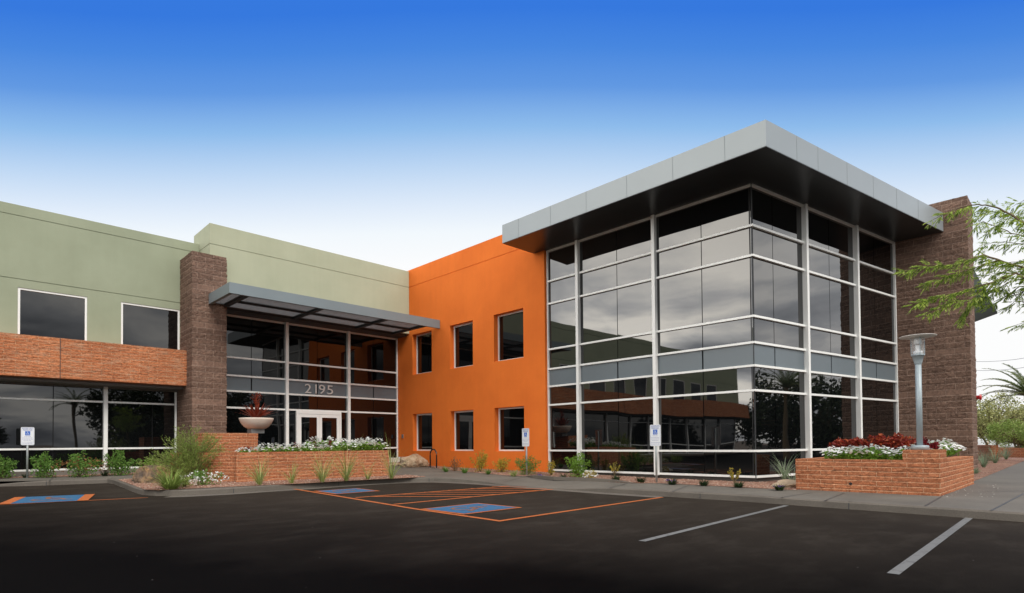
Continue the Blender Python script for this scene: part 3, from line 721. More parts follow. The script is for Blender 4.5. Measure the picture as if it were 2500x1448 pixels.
# --- entrance glazing
pE = onY(YG)
EL = [.30, 1.13, 2.80, 3.46, 4.08, 4.80, 6.49]
dx0, dx1 = -5.10, -3.11
def skipdoor(c0, c1, z0, z1): return z1 < 2.8 and c1 > -5.4 and c0 < -2.9
m1, m2 = -5.56, -2.69
f = MB()
for i, (s0, s1) in enumerate(((xr - .3, m1 - .06), (m1 + .06, m2 - .06), (m2 + .06, -.03))):
    for k, z in enumerate(EL):
        lo, hi = (z, z + .07) if k == 0 else ((z - .07, z) if k == 6 else (z - .035, z + .035))
        if i == 1 and k < 2:
            continue
        f.box(s0, s1, YG - .06, YG + .1, lo, hi)
for m_ in (m1, m2): f.box(m_ - .06, m_ + .06, YG - .13, YG + .1, .28, 6.55)
f.box(-.09, -.03, YG - .05, YG + .1, .37, 6.42)
fr = f.build('entrance_glazing', frame_m, BL); tag(fr, 'white framed dark glass entrance wall with double doors')
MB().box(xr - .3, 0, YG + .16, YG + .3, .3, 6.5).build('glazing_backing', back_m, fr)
cuts = [(xr - .3, -7.0 + .0), (-7.0 + .024, m1 - .06), (m1 + .06, -4.18), (-4.156, m2 - .06), (m2 + .06, -1.37), (-1.346, -.09)]
for (c0, c1) in cuts:
    for k in range(6):
        z0, z1 = EL[k] + (.07 if k == 0 else .035), EL[k + 1] - (.07 if k == 5 else .035)
        if m1 < c0 < m2 and k < 2: continue
        if k == 3: MB().box(c0 + .012, c1 - .012, YG, YG + .02, z0 + .012, z1 - .012).build('spandrel_panel', spand_m, fr)
        else: tilt_pane(pE, c0, c1, -.015, z0, z1, .0015).build('glass_pane', glassB, fr)
for c0, c1 in ((m1 + .06, dx0 - .05), (dx1 + .05, m2 - .06)): tilt_pane(pE, c0, c1, -.015, .36, 2.765, .001).build('side_light', glassB, fr)
MB().box(m1 + .06, dx0 - .05, YG - .05, YG + .1, .29, .36).box(dx1 + .05, m2 - .06, YG - .05, YG + .1, .29, .36).build('sill', frame_m, fr)
mb = MB(); mb.box(dx0 - .05, dx0 + .05, YG - .08, YG + .1, .29, 2.765); mb.box(dx1 - .05, dx1 + .05, YG - .08, YG + .1, .29, 2.765); mb.box(dx0 + .05, dx1 - .05, YG - .08, YG + .1, 2.64, 2.765)
mb.build('door_frame', frame_m, BL)
md = (dx0 + dx1) / 2
for s0, s1 in ((dx0 + .055, md - .004), (md + .004, dx1 - .055)):
    d = MB(); w = .115
    d.box(s0, s0 + w, YG - .07, YG - .02, .31, 2.63); d.box(s1 - w, s1, YG - .07, YG - .02, .31, 2.63); d.box(s0 + w, s1 - w, YG - .07, YG - .02, .31, .56); d.box(s0 + w, s1 - w, YG - .07, YG - .02, 2.5, 2.63)
    dd = d.build('door', frame_m, BL)
    MB().box(s0 + w, s1 - w, YG - .05, YG - .035, .56, 2.5).build('door_glass', glassB, dd)
    hx = s1 - .06 if s1 < md + .1 else s0 + .06
    MB().tube([(hx, YG - .07, 1.2), (hx, YG - .13, 1.2), (hx, YG - .13, 1.6), (hx, YG - .07, 1.6)], .014, 8).build('door_handle', handle_m, dd)
# numbers 2195
def text_mesh(txt, size, thick=.02):
    cu = bpy.data.curves.new('t', 'FONT'); cu.body = txt; cu.size = size; cu.extrude = thick; cu.resolution_u = 4
    cu.align_x = 'CENTER'
    o = bpy.data.objects.new('t', cu); me = bpy.data.meshes.new_from_object(o); bpy.data.objects.remove(o); return me
def place_mesh(name, me, mat, parent, M_):
    me.transform(M_); off = Vector(); q = parent
    while q is not None: off += q.location; q = q.parent
    me.transform(Matrix.Translation(-off)); me.materials.clear(); me.materials.append(mat); me.name = name
    o = bpy.data.objects.new(name, me); COL.objects.link(o); o.parent = parent; return o
ex = [-4.62, -4.26, -3.98, -3.60]
zc = 3.55
for ch, x in zip('2195', ex):
    if ch == '1':
        MB().box(x - .035, x + .035, YG - .065, YG - .04, zc, zc + .40).build('numeral', number_m, BL); continue
    me = text_mesh(ch, .56, .0125); bb = [v.co for v in me.vertices]; hx = max(v.x for v in bb) - min(v.x for v in bb); hh = max(v.y for v in bb) - min(v.y for v in bb); cx = (max(v.x for v in bb) + min(v.x for v in bb)) / 2; y0_ = min(v.y for v in bb)
    M_ = Matrix.Translation((x, YG - .0525, zc)) @ Matrix.Rotation(pi / 2, 4, 'X') @ Matrix.Diagonal((.29 / hx, .40 / hh, 1, 1)) @ Matrix.Translation((-cx, -y0_, 0))
    place_mesh('numeral', me, number_m, BL, M_)
# --- entrance canopy (steel with louvre mesh)
cx0, cx1, cy0 = -8.976, -.003, 6.324
zc0, zc1 = 6.50, 6.87
cy1 = YP - .005
CN = empty('entrance_canopy', (-4.5, YG - .5, zc0), parent=None); CN.parent = BL; CN.location = (-4.5 - 0, YG - .5 - 8.73, zc0 - .26)
del_ = None
CN['label'] = 'grey steel canopy with louvred panels over the entrance'
def cbeam(*a): return MB().box(*a)
cbeam(cx0, cx1, cy0, cy0 + .10, zc0, zc1).build('front_beam', canopy_m, CN)
cbeam(cx0, cx0 + .12, cy0 + .101, 8.48, zc0, zc1).build('side_beam', canopy_m, CN)
xrb = -.68
cbeam(xr + .003, -.006, 8.92, YG - .175, 6.504, 6.592).build('rear_soffit', canopyd_m, CN)
cbeam(xr + .003, -.01, YG - .172, YG + .05, 6.495, 6.598).build('rear_beam', canopyd_m, CN)
for xb in (cx0 + .62, -5.56, -2.69, -.74):
    cbeam(xb - .07, xb + .07, cy0 + .101, (8.48 if xb < -8 else 8.915), zc0 - .002, zc0 + .2).build('cross_beam', canopyd_m, CN)
ym = (cy0 + 8.9) / 2 - .02
bays = [(cx0 + .121, cx0 + .549), (cx0 + .691, -5.631), (-5.489, -2.761), (-2.619, -.811)]
for i, (x0, x1) in enumerate(bays):
    yend = 8.45 if i == 0 else 8.90
    for (ya, yb_) in (((cy0 + .101, yend),) if i == 0 else ((cy0 + .101, ym - .05), (ym + .05, yend))):
        f = MB(); w = .05; z0, z1 = zc0 + .06, zc0 + .14
        f.box(x0, x1, ya, ya + w, z0, z1); f.box(x0, x1, yb_ - w, yb_, z0, z1); f.box(x0, x0 + w, ya + w, yb_ - w, z0, z1); f.box(x1 - w, x1, ya + w, yb_ - w, z0, z1)
        fo = f.build('louvre_panel', canopyd_m, CN)
        s_ = MB(); n = int((yb_ - ya - .1) / .055)
        for k in range(n):
            y = ya + .07 + k * .055; s_.box(x0 + w, x1 - w, y, y + .036, z0 + .02, z0 + .028)
        s_.build('louvre_slats', simple('louvre_grey', (.25, .26, .28), .5, .1) if 'louvre_grey' not in MATS else MATS['louvre_grey'], fo)
    if i: cbeam(x0, x1, ym - .049, ym + .049, zc0 + .0, zc0 + .1).build('middle_beam', canopyd_m, CN)
# --- left storefront
v = lambda x, y: PY(x, y, YS)
SLV = [v(200, 1147).z, v(200, 1095.5).z, v(200, 979.5).z, v(200, 934).z]
ms = v(256.5, 1000).x; js = [v(130, 1000).x, v(372, 1000).x]; je = xl - .035; stp = ms - js[0]
muls = [ms] + [ms - 2 * stp * k for k in range(1, 9)]; jts = js + [js[0] - 2 * stp * k for k in range(1, 9)]
x0s = LX0 + .3
pS = Plane((0, YS), (1, 0), (0, -1))
curtain('storefront_glazing', pS, x0s, je, SLV, muls, jts, None, label='white framed dark glass storefront under the terracotta band', vw=.06, gm=glassC)
MB().box(x0s, je + .1, YS - .05, YS + .2, .1, SLV[0] - .004).build('stem_wall', simple('grey_stem', (.17, .15, .13), .85, 0, .1, 3.), BL)
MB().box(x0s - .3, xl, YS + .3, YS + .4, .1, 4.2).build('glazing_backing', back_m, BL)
MB().box(LX0 + .3, -8.8, YS + .5, 16, lz_top - .9, lz_top - .7).box(-8.8, 8.4, YP + 2, 16, 8.5, 8.7).build('roof', back_m, BL)
# wall fittings
p = PX(981, 1118, 0); mb = MB()
for xx in (980, 989):
    q = PX(xx, 1118, 0); mb.tube([(-.001, q.y, q.z), (-.1, q.y, q.z)], .055, 12); mb.tube([(-.1, q.y, q.z), (-.17, q.y, q.z - .05)], .07, 12)
mb.build('fire_hose_inlet', handle_m, BL)
q = PX(984, 1065, 0); MB().box(-.04, -.002, q.y - .06, q.y + .06, q.z - .09, q.z + .09).build('card_reader', handle_m, BL)

# ================================================================== PLANTER WALLS
def gz(y): return za(y) + .13
# entrance planter
EP = empty('brick_planter', (-7.5, 2.6, .23), 'long terracotta brick planter of white flowers in front of the entrance', 'planter')
c0 = G(577, 1177, .15); c1 = G(950, 1161, .15); ztop = 1.085
dE = (c1 - c0); LE = hypot(dE.x, dE.y); dE = Vector((dE.x / LE, dE.y / LE)); nE = Vector((dE.y, -dE.x))
angE = atan2(dE.y, dE.x)
def rough_obox(mb, o, d, n, L, W, z0, z1, amp=.018, ch=.1):
    """rough faces: front (outwards n), both ends; box lies from o along d, W inwards"""
    t = MB(); rough_block(t, 0, L, 0, W, z0, z1, amp, .09, ch, 0, 'xXyYT')
    vs = [(o.x + d.x * p[0] - n.x * p[1], o.y + d.y * p[0] - n.y * p[1], p[2]) for p in t.v]
    mb.mesh(vs, t.f)
mb = MB(); rough_obox(mb, c0, dE, nE, LE, .3, .12, ztop); w1_ = mb.build('front_wall', terra_m, EP)
# side wall going back from the left corner and right return
sl = PY(496, 1110, 5.0)
hw0 = Hz(497, 1180, .22); 
lft = Vector((-.55, 1.0)).normalized()
hp = Vector((c0.x, c0.y)) - nE * .301
mb = MB(); rough_obox(mb, hp + lft * 2.2 - Vector((0, 0)), -lft, Vector((-lft.y, lft.x)) * 1, 2.2, .3, .12, ztop); mb.build('side_wall', terra_m, EP)
re = Vector((c1.x, c1.y)) - nE * .301
mb = MB(); rough_obox(mb, re - dE * .3, Vector((-nE.x, -nE.y)), Vector((dE.x, dE.y)), 2.6, .3, .12, ztop); mb.build('side_wall', terra_m, EP)
# tall back wall
tw0 = PY(496.2, 1100, 6.0); tw1 = PY(629.3, 1100, 6.0); ztw = PY(560, 1057, 6.0).z
TW = empty('brick_wall', (tw0.x, 6.0, .25), 'taller terracotta brick wall behind the planter carrying the bowl', 'wall')
mb = MB(); rough_obox(mb, Vector((tw0.x, 6.0)), Vector((1, 0)), Vector((0, -1)), tw1.x - tw0.x, .9, .15, ztw); mb.build('masonry', terra_m, TW)
mb = MB(); rough_obox(mb, hp + lft * 2.2 - Vector((0, 0)), Vector((1, 0)), Vector((0, -1)), 5.2, .3, .15, ztop); mb.build('back_wall', terra_m, EP)
# soil
mb = MB(); i0 = Vector((c0.x, c0.y)) - nE * .25 + dE * .1; i1 = Vector((c1.x, c1.y)) - nE * .25 - dE * .1
mb.face([(q.x, q.y, ztop - .06) for q in (i0, i1, i1 - nE * 2.6, i0 - nE * 2.4)]); mb.build('soil', soil_m, EP)
# right planter: faces -X at X=-1.56
r0 = G(1943, 1195, .14); r1 = G(2297, 1211.3, .14); r2 = G(2362, 1181, .14)
RP = empty('brick_planter', (r1.x + 1, r1.y + 1, .14), 'terracotta brick planter with a raised lamp plinth by the right pavement', 'planter')
zr = PX(1943, 1120.6, r0.x).z; XR = (r0.x + r1.x) / 2; YR = r1.y
zr2 = PX(2297, 1098.6, XR).z; xe = r2.x
mb = MB(); rough_block(mb, XR, XR + .3, YR, r0.y, .1, zr, .018, .08, .1, 0, 'xXyYT')
rough_block(mb, XR + .301, xe, YR, YR + .3, .1, zr, .018, .08, .1, 0, 'yYXT')
rough_block(mb, XR + .301, xe - .3, r0.y - .3, r0.y, .1, zr, .018, .08, .1, 0, 'yYT')
mb.build('low_wall', terra_m, RP)
yst = PX(2204, 1105, XR).y; xst = PY(2310, 1110, YR).x
mb = MB(); rough_block(mb, XR, max(xst, XR + .35), YR, yst, zr + .002, zr2, .018, .08, .1, 0, 'xXyYT'); mb.build('lamp_plinth', terra_m, RP)
MB().face([(XR + .25, YR + .25, zr - .05), (xe - .25, YR + .25, zr - .05), (xe - .25, r0.y - .25, zr - .05), (XR + .25, r0.y - .25, zr - .05)]).build('soil', soil_m, RP)
wh = PX(2077, 1181, XR); mb = MB(); mb.tube([(XR - .02, wh.y, wh.z), (XR + .05, wh.y, wh.z)], .032, 12); mb.build('weep_hole', back_m, RP)

# ================================================================== THINGS
# lamp
lb = PX(2246, 1097, XR + .24); LXX, LYY = lb.x, lb.y
ls_ = hypot(LXX - CAM.x, LYY - CAM.y)
LP = empty('street_lamp', (LXX, LYY, zr2), 'grey post lamp with glass lantern and flat disc cap on the planter plinth', 'street lamp')
def zpx(y, x=2252): 
    d = ray(x, y); return CAM.z + d.z * ls_ / hypot(d.x, d.y)
z_base = zr2 + .09; z_neck0 = zpx(883); z_neck1 = zpx(865); z_cap = zpx(822)
MB().lathe((LXX, LYY, 0), [(0.001, zr2 + .001), (.155, zr2 + .001), (.16, zr2 + .07), (.15, z_base), (.06, z_base + .005), (.001, z_base + .006)]).build('base_plate', pole_m, LP, True)
MB().tube([(LXX, LYY, z_base), (LXX, LYY, z_neck0)], .056, 20).build('pole', pole_m, LP, True)
MB().lathe((LXX, LYY, 0), [(.062, z_neck0 - .05), (.075, z_neck0), (.105, z_neck1 - .03), (.12, z_neck1 - .028), (.12, z_neck1), (.001, z_neck1 + .002)]).build('collar', pole_m, LP, True)
gm_, nt, b = nmat('clear_lantern_glass'); b.inputs['Alpha'].default_value = .22; b.inputs['Roughness'].default_value = .08; b.inputs['Base Color'].default_value = (.95, .97, .96, 1)
MB().lathe((LXX, LYY, 0), [(.108, z_neck1), (.115, z_cap - .03)]).build('lantern_glass', gm_, LP, True)
MB().lathe((LXX, LYY, 0), [(.001, z_neck1 + .20), (.035, z_neck1 + .19), (.04, z_neck1 + .08), (.085, z_neck1 + .07), (.085, z_neck1 + .02), (.001, z_neck1 + .01)]).lathe((LXX, LYY, 0), [(.001, z_cap - .05), (.07, z_cap - .04), (.07, z_cap - .14), (.001, z_cap - .15)]).build('bulb_holder', white_m, LP, True)
mb = MB()
for k in range(4):
    a = .5 + k * pi / 2; mb.tube([(LXX + .122 * cos(a), LYY + .122 * sin(a), z_neck1 - .01), (LXX + .122 * cos(a), LYY + .122 * sin(a), z_cap - .01)], .007, 6)
mb.build('lantern_rod', pole_m, LP)
MB().lathe((LXX, LYY, 0), [(.001, z_cap - .03), (.125, z_cap - .028), (.125, z_cap - .01), (.32, z_cap + .0), (.33, z_cap + .01), (.32, z_cap + .016), (.12, z_cap + .04), (.001, z_cap + .045)], 48).build('cap_disc', simple('cap_offwhite', (.62, .60, .56), .5), LP, True)
# signs
def sign(name, base, pw, ph, ztop_, face, label):
    S = empty('parking_sign', base, label, 'sign', 'reserved parking signs')
    n = Vector(face).normalized(); rt = Vector((-n.y, n.x, 0))        # right as seen from the front
    zt_ = ztop_; zb_ = zt_ - ph; c = Vector((base[0], base[1], 0))
    MB().tube([(base[0], base[1], base[2] - .05), (base[0], base[1], zt_ - .06)], .03, 10).build('post', steel_m, S, True)
    def rrect(w, h, r, z0, off, th):
        pts = []
        for sx, sy, a0 in ((1, 1, 0), (-1, 1, 90), (-1, -1, 180), (1, -1, 270)):
            for k in range(5):
                a = radians(a0 + k * 22.5); pts.append((sx * (w / 2 - r) + r * cos(a), sy * (h / 2 - r) + r * sin(a)))
        mb = MB(); N = len(pts); f = [c + rt * p[0] + n * off + Vector((0, 0, z0 + p[1])) for p in pts]; bk = [q - n * th for q in f]
        mb.mesh(f + bk, [tuple(range(N)), tuple(range(2 * N - 1, N - 1, -1))] + [(i, N + i, N + (i + 1) % N, (i + 1) % N) for i in range(N)]); return mb
    zc_ = (zt_ + zb_) / 2
    pl_ = rrect(pw, ph, .035, zc_, .04, .006).build('plate', white_m, S)
    s = MB()
    # border line
    def bar(x0, x1, z0, z1, mb, off=.042):
        mb.face([c + rt * x + n * off + Vector((0, 0, z)) for x, z in ((x0, z0), (x1, z0), (x1, z1), (x0, z1))])
    w2, h2 = pw / 2 - .018, ph / 2 - .018; t_ = .004
    bar(-w2, w2, zc_ + h2 - t_, zc_ + h2, s); bar(-w2, w2, zc_ - h2, zc_ - h2 + t_, s); bar(-w2, -w2 + t_, zc_ - h2 + t_, zc_ + h2 - t_, s); bar(w2 - t_, w2, zc_ - h2 + t_, zc_ + h2 - t_, s)
    # small print (illegible in the photograph): rows of tiny word-length strokes
    for i, (z, wd_) in enumerate(((.02, .5), (-.06, .82), (-.13, .82), (-.2, .6), (-.30, .8), (-.37, .8))):
        x = -wd_ * pw / 2
        while x < wd_ * pw / 2 - .015:
            l = min(U(.015, .05), wd_ * pw / 2 - x); zz = zc_ + z * ph - .03; bar(x, x + l, zz, zz + .014, s); x += l + .01
    s.build('small_print', simple('pale_sign_ink', (.38, .42, .58), .5) if 'pale_sign_ink' not in MATS else MATS['pale_sign_ink'], pl_)
    M_ = Matrix(((rt.x, 0, n.x, c.x + n.x * .0415), (rt.y, 0, n.y, c.y + n.y * .0415), (0, 1, 0, 0), (0, 0, 0, 1)))
    for tx, zf in (('RESERVED', .40), ('PARKING', .305)):
        me = text_mesh(tx, .075, .0005); bw = max(v_.co.x for v_ in me.vertices) - min(v_.co.x for v_ in me.vertices)
        k = pw * (.80 if tx == 'RESERVED' else .68) / bw
        place_mesh('lettering', me, text_m, pl_, M_ @ Matrix.Translation((0, zc_ + zf * ph - .01, 0)) @ Matrix.Diagonal((k, 1.0, 1, 1)))
    bq = MB(); sz = ph * .115; zz = zc_ + .155 * ph; bar(-sz * .95, sz * .95, zz - sz, zz + sz, bq, .0425); bo_ = bq.build('blue_square', blue_m, pl_)
    sy = MB(); t = MB(); isa(t, Vector((0, 0, 0)), Vector((1, 0, 0)), Vector((0, 1, 0)), sz * 2.1, lambda q: 0)
    sy.mesh([c + rt * p[0] + n * .0435 + Vector((0, 0, zz + p[1])) for p in t.v], t.f); sy.build('wheelchair_symbol', white_m, bo_)
b1_ = G(66.5, 1166, .15); b2_ = G(1286, 1161, .14); b3_ = G(1603, 1178, .145)
def ztop_at(b, x, y): d = ray(x, y); return CAM.z + d.z * hypot(b.x - CAM.x, b.y - CAM.y) / hypot(d.x, d.y)
sign('parking_sign', b1_, .33, .57, ztop_at(b1_, 66, 1043), (0, -1, 0), 'white reserved parking sign on a steel post in front of the left storefront')
sign('parking_sign', b2_, .33, .61, ztop_at(b2_, 1284, 1046), (-1, 0, 0), 'white reserved parking sign on a post before the orange wall')
sign('parking_sign', b3_, .33, .60, ztop_at(b3_, 1601, 1037), (-1, -.05, 0), 'white reserved parking sign on a post before the corner glass wall')
# bike rack
q0, q1 = G(1051, 1143, .14), G(1064, 1144.5, .14)
ra = hypot(q0.x - CAM.x, q0.y - CAM.y); zt_ = CAM.z + ray(1058, 1096).z * ra / hypot(*ray(1058, 1096)[:2])
q0 = PY(1051, 1120, 5.2); q1 = PY(1067, 1120, 5.1)
q0 = Vector((-.95, 5.55, gz(5.5))); q0 = G(1050.5, 1142.5, .14); q1 = G(1066, 1143.5, .14)
rr = (q1 - q0).length / 2; cc_ = (q0 + q1) / 2; dd_ = (q1 - q0).normalized(); zt_ = CAM.z + ray(1058, 1097).z * hypot(cc_.x - CAM.x, cc_.y - CAM.y) / hypot(*ray(1058, 1097)[:2])
BR = empty('bike_rack', cc_, 'black inverted U bike rack on the pavement by the orange wall', 'bike rack')
pts = [q0, Vector((q0.x, q0.y, zt_ - rr))] + [cc_ - dd_ * rr * cos(a) + Vector((0, 0, zt_ - rr - cc_.z + rr * sin(a))) for a in [radians(k) for k in range(15, 180, 15)]] + [Vector((q1.x, q1.y, zt_ - rr)), q1]
MB().tube(pts, .028, 10).build('hoop', black_m, BR, True)
for q in (q0, q1): MB().lathe((q.x, q.y, q.z), [(.001, .012), (.07, .012), (.07, -.01)], 16).build('foot_plate', handle_m, BR)
# bowl on pedestal
bx_ = PY(626, 1040, 6.4); bz0 = PY(626, 1047, 6.4).z; bz1 = PY(626, 1021, 6.4).z; br_ = (PY(666, 1021, 6.4).x - PY(586, 1021, 6.4).x) / 2
BW = empty('planter_bowl', (bx_.x, 6.4, ztw), 'wide pale stone bowl on a grey pedestal above the tall brick wall', 'planter bowl')
h = bz1 - bz0
MB().lathe((bx_.x, 6.4, 0), [(.001, bz0), (br_ * .5, bz0), (br_ * .72, bz0 + h * .2), (br_ * .88, bz0 + h * .5), (br_ * .985, bz0 + h * .85), (br_, bz1), (br_ * .95, bz1), (br_ * .9, bz1 - .06), (.001, bz1 - .07)], 40).build('bowl', pot_m, BW, True)
MB().box(bx_.x - .24, bx_.x + .2, 6.2, 6.6, ztw + .002, bz0 - .002).build('pedestal', simple('grey_pedestal', (.16, .17, .17), .6), BW)
# rusted metal agave sculpture in the bowl
AG = empty('metal_agave', (bx_.x, 6.4, bz1 - .06), 'rust red metal agave sculpture with a tall flower stalk in the bowl', 'sculpture')
mb = MB()
for k in range(54):
    az = k * 2.4; ln = (.54 + .28 * k / 54) * U(.9, 1.1); lean = .08 + 1.26 * (k / 54) ** .6
    mb.blade((bx_.x + .05 * cos(az), 6.4 + .05 * sin(az), bz1 + .02), az, ln, .09, lean, .05, 4)
mb.build('blades', rust_m, AG)
zst = PY(627, 958, 6.4).z
mb = MB().tube([(bx_.x, 6.4, bz1), (bx_.x, 6.4, zst - .1)], .012, 6)
for k in range(60):
    zz = U(zst - .42, zst); az = U(0, 6.3); rr_ = .22 * sqrt(R()) * (1 - .9 * abs((zz - zst + .17) / .3) if abs((zz - zst + .17) / .3) < 1 else .2); p_ = Vector((bx_.x + rr_ * cos(az), 6.4 + rr_ * sin(az), zz))
    mb.tube([(bx_.x, 6.4, zz - .12), p_], .004, 4)
    for j in range(3): mb.leaf(p_, (U(-1, 1), U(-1, 1), U(-.2, 1)), (U(-1, 1), U(-1, 1), 1), .042, .026)
mb.build('flower_stalk', rust_m, AG)
# rocks
def rock(name, c, sx, sy, sz, mat, label, seed, flat=0, parent=None):
    import bmesh
    bm = bmesh.new(); bmesh.ops.create_icosphere(bm, subdivisions=4, radius=1)
    for v_ in bm.verts:
        p = v_.co.copy(); d = 1 + .34 * noise.noise(p * 1.1 + Vector((seed, 0, 0))) + .13 * noise.noise(p * 3 + Vector((seed, 3, 0))) + .04 * noise.noise(p * 8)
        v_.co = Vector((p.x * sx * d, p.y * sy * d, p.z * sz * d))
        if flat and v_.co.z > sz * .55: v_.co.z = sz * .55 + (v_.co.z - sz * .55) * .2
    me = bpy.data.meshes.new(name); bm.to_mesh(me); bm.free(); me.materials.append(mat)
    o = bpy.data.objects.new(name, me); COL.objects.link(o); o.location = c; return tag(o, label, 'rock')
q = G(1012, 1140, .14); rock('boulder', (q.x, q.y, q.z + .2), .62, .45, .36, rock_m, 'rounded tan boulder on the pavement edge against the orange wall', 3.1)
q = G(374, 1178, .14); rock('boulder', (q.x, q.y, q.z + .2), .42, .34, .46, rock2_m, 'flat topped brown boulder beside the feathery bush', 8.4, 1)
for k in range(9):
    q = G(953 + k * 4.2, 1139 + U(-4, 1), .14); o = rock('cobble', (q.x, q.y, q.z + .03), U(.1, .17), U(.09, .14), U(.07, .11), rock_m, 'small tan cobble in the row beside the entrance planter', 20 + k * 1.7); o['group'] = 'cobbles beside the entrance planter'
q = G(1922, 1188, .145); o = rock('boulder', (q.x, q.y, q.z + .0), .42, .36, .16, rockmat('sandy_rock', (.4, .3, .2), (.5, .38, .26), (.56, .45, .33)), 'low sandy rock under the spiky yucca beside the right planter', 31.)
q = G(959, 1134, .16); MB().box(q.x - .3, q.x + .3, q.y - .15, q.y + .15, q.z + .1, q.z + .32).build('bench', simple('offwhite', (.65, .62, .52), .7))
tag(bpy.data.objects['bench'], 'low off-white bench end behind the right end of the entrance planter', 'bench')

# ---------------- plants
L_green = leafmat('shrub_leaf', [(.09, .19, .03), (.15, .29, .05), (.22, .38, .08), (.10, .22, .045)])
L_bright = leafmat('bright_leaf', [(.16, .30, .03), (.24, .42, .06), (.12, .24, .03)])
L_yel = leafmat('yellow_leaf', [(.42, .36, .04), (.52, .45, .06), (.28, .30, .04), (.55, .30, .05)])
L_dark = leafmat('dark_leaf', [(.03, .055, .02), (.05, .08, .025), (.02, .04, .015)])
L_grass = leafmat('grass_blade', [(.28, .36, .09), (.40, .46, .16), (.20, .30, .06), (.48, .48, .22)])
L_feather = leafmat('feathery_leaf', [(.17, .25, .045), (.26, .36, .08), (.34, .43, .12), (.20, .26, .06)])
L_red = leafmat('coleus_leaf', [(.22, .022, .016), (.33, .04, .02), (.15, .015, .015), (.40, .09, .03)], .25)
L_dred = leafmat('deep_red_leaf', [(.16, .008, .015), (.25, .015, .02), (.10, .006, .012)], .25)
L_white = leafmat('white_petal', [(.86, .87, .85), (.80, .82, .80)], .3)
L_pink = leafmat('pale_pink_petal', [(.75, .62, .58), (.80, .75, .70)], .3)
L_purple = leafmat('purple_petal', [(.2, .1, .38), (.12, .07, .2)], .2)
L_gray = leafmat('yucca_blade', [(.24, .32, .20), (.34, .42, .28), (.18, .25, .15)])
L_brown = leafmat('dry_twig_leaf', [(.30, .13, .05), (.22, .10, .04), (.36, .2, .08)])
stem_m = simple('stem_brown', (.14, .10, .05), .8)
L_olive = leafmat('olive_leaf', [(.25, .27, .09), (.38, .38, .14), (.50, .49, .22), (.18, .20, .07)], .3)
L_far = leafmat('dark_tree_leaf', [(.02, .035, .012), (.035, .05, .018), (.05, .07, .025)], .2)
L_mesq = leafmat('mesquite_leaflet', [(.22, .33, .04), (.42, .55, .08), (.56, .66, .16), (.12, .2, .035)], .5)
L_palm = leafmat('palm_leaflet', [(.20, .27, .12), (.30, .37, .17), (.14, .20, .08)], .3)
def rdir(up=.3):
    while True:
        v_ = Vector((U(-1, 1), U(-1, 1), U(-1 + up, 1)))
        if .1 < v_.length < 1: return v_.normalized()
def leafy(w, h, n=420, ls=.05, spikes=7):
    st_, lf = MB(), MB()
    for k in range(spikes):
        az = U(0, 6.3); rr_ = w / 2 * sqrt(R()) * .8; hh = h * (1 - .55 * (rr_ / (w / 2)) ** 2) * U(.8, 1.03)
        tip = Vector((rr_ * cos(az), rr_ * sin(az), hh)); base = Vector((rr_ * .15 * cos(az), rr_ * .15 * sin(az), 0)); mid = (base + tip) / 2 + Vector((U(-.03, .03), U(-.03, .03), .02))
        st_.tube([base, mid, tip], [.008, .006, .003], 5)
        for j in range(n // spikes):
            t = U(.12, 1.02); p = base.lerp(mid, t * 2) if t < .5 else mid.lerp(tip, t * 2 - 1)
            sp = w * .17 * (1.15 - t) + .02; p = p + Vector((U(-1, 1), U(-1, 1), U(-.6, .6))) * sp
            p.z = max(p.z, .02); lf.leaf(p, rdir(.5), rdir(.9), ls * U(.7, 1.3), ls * .6)
    return st_, lf
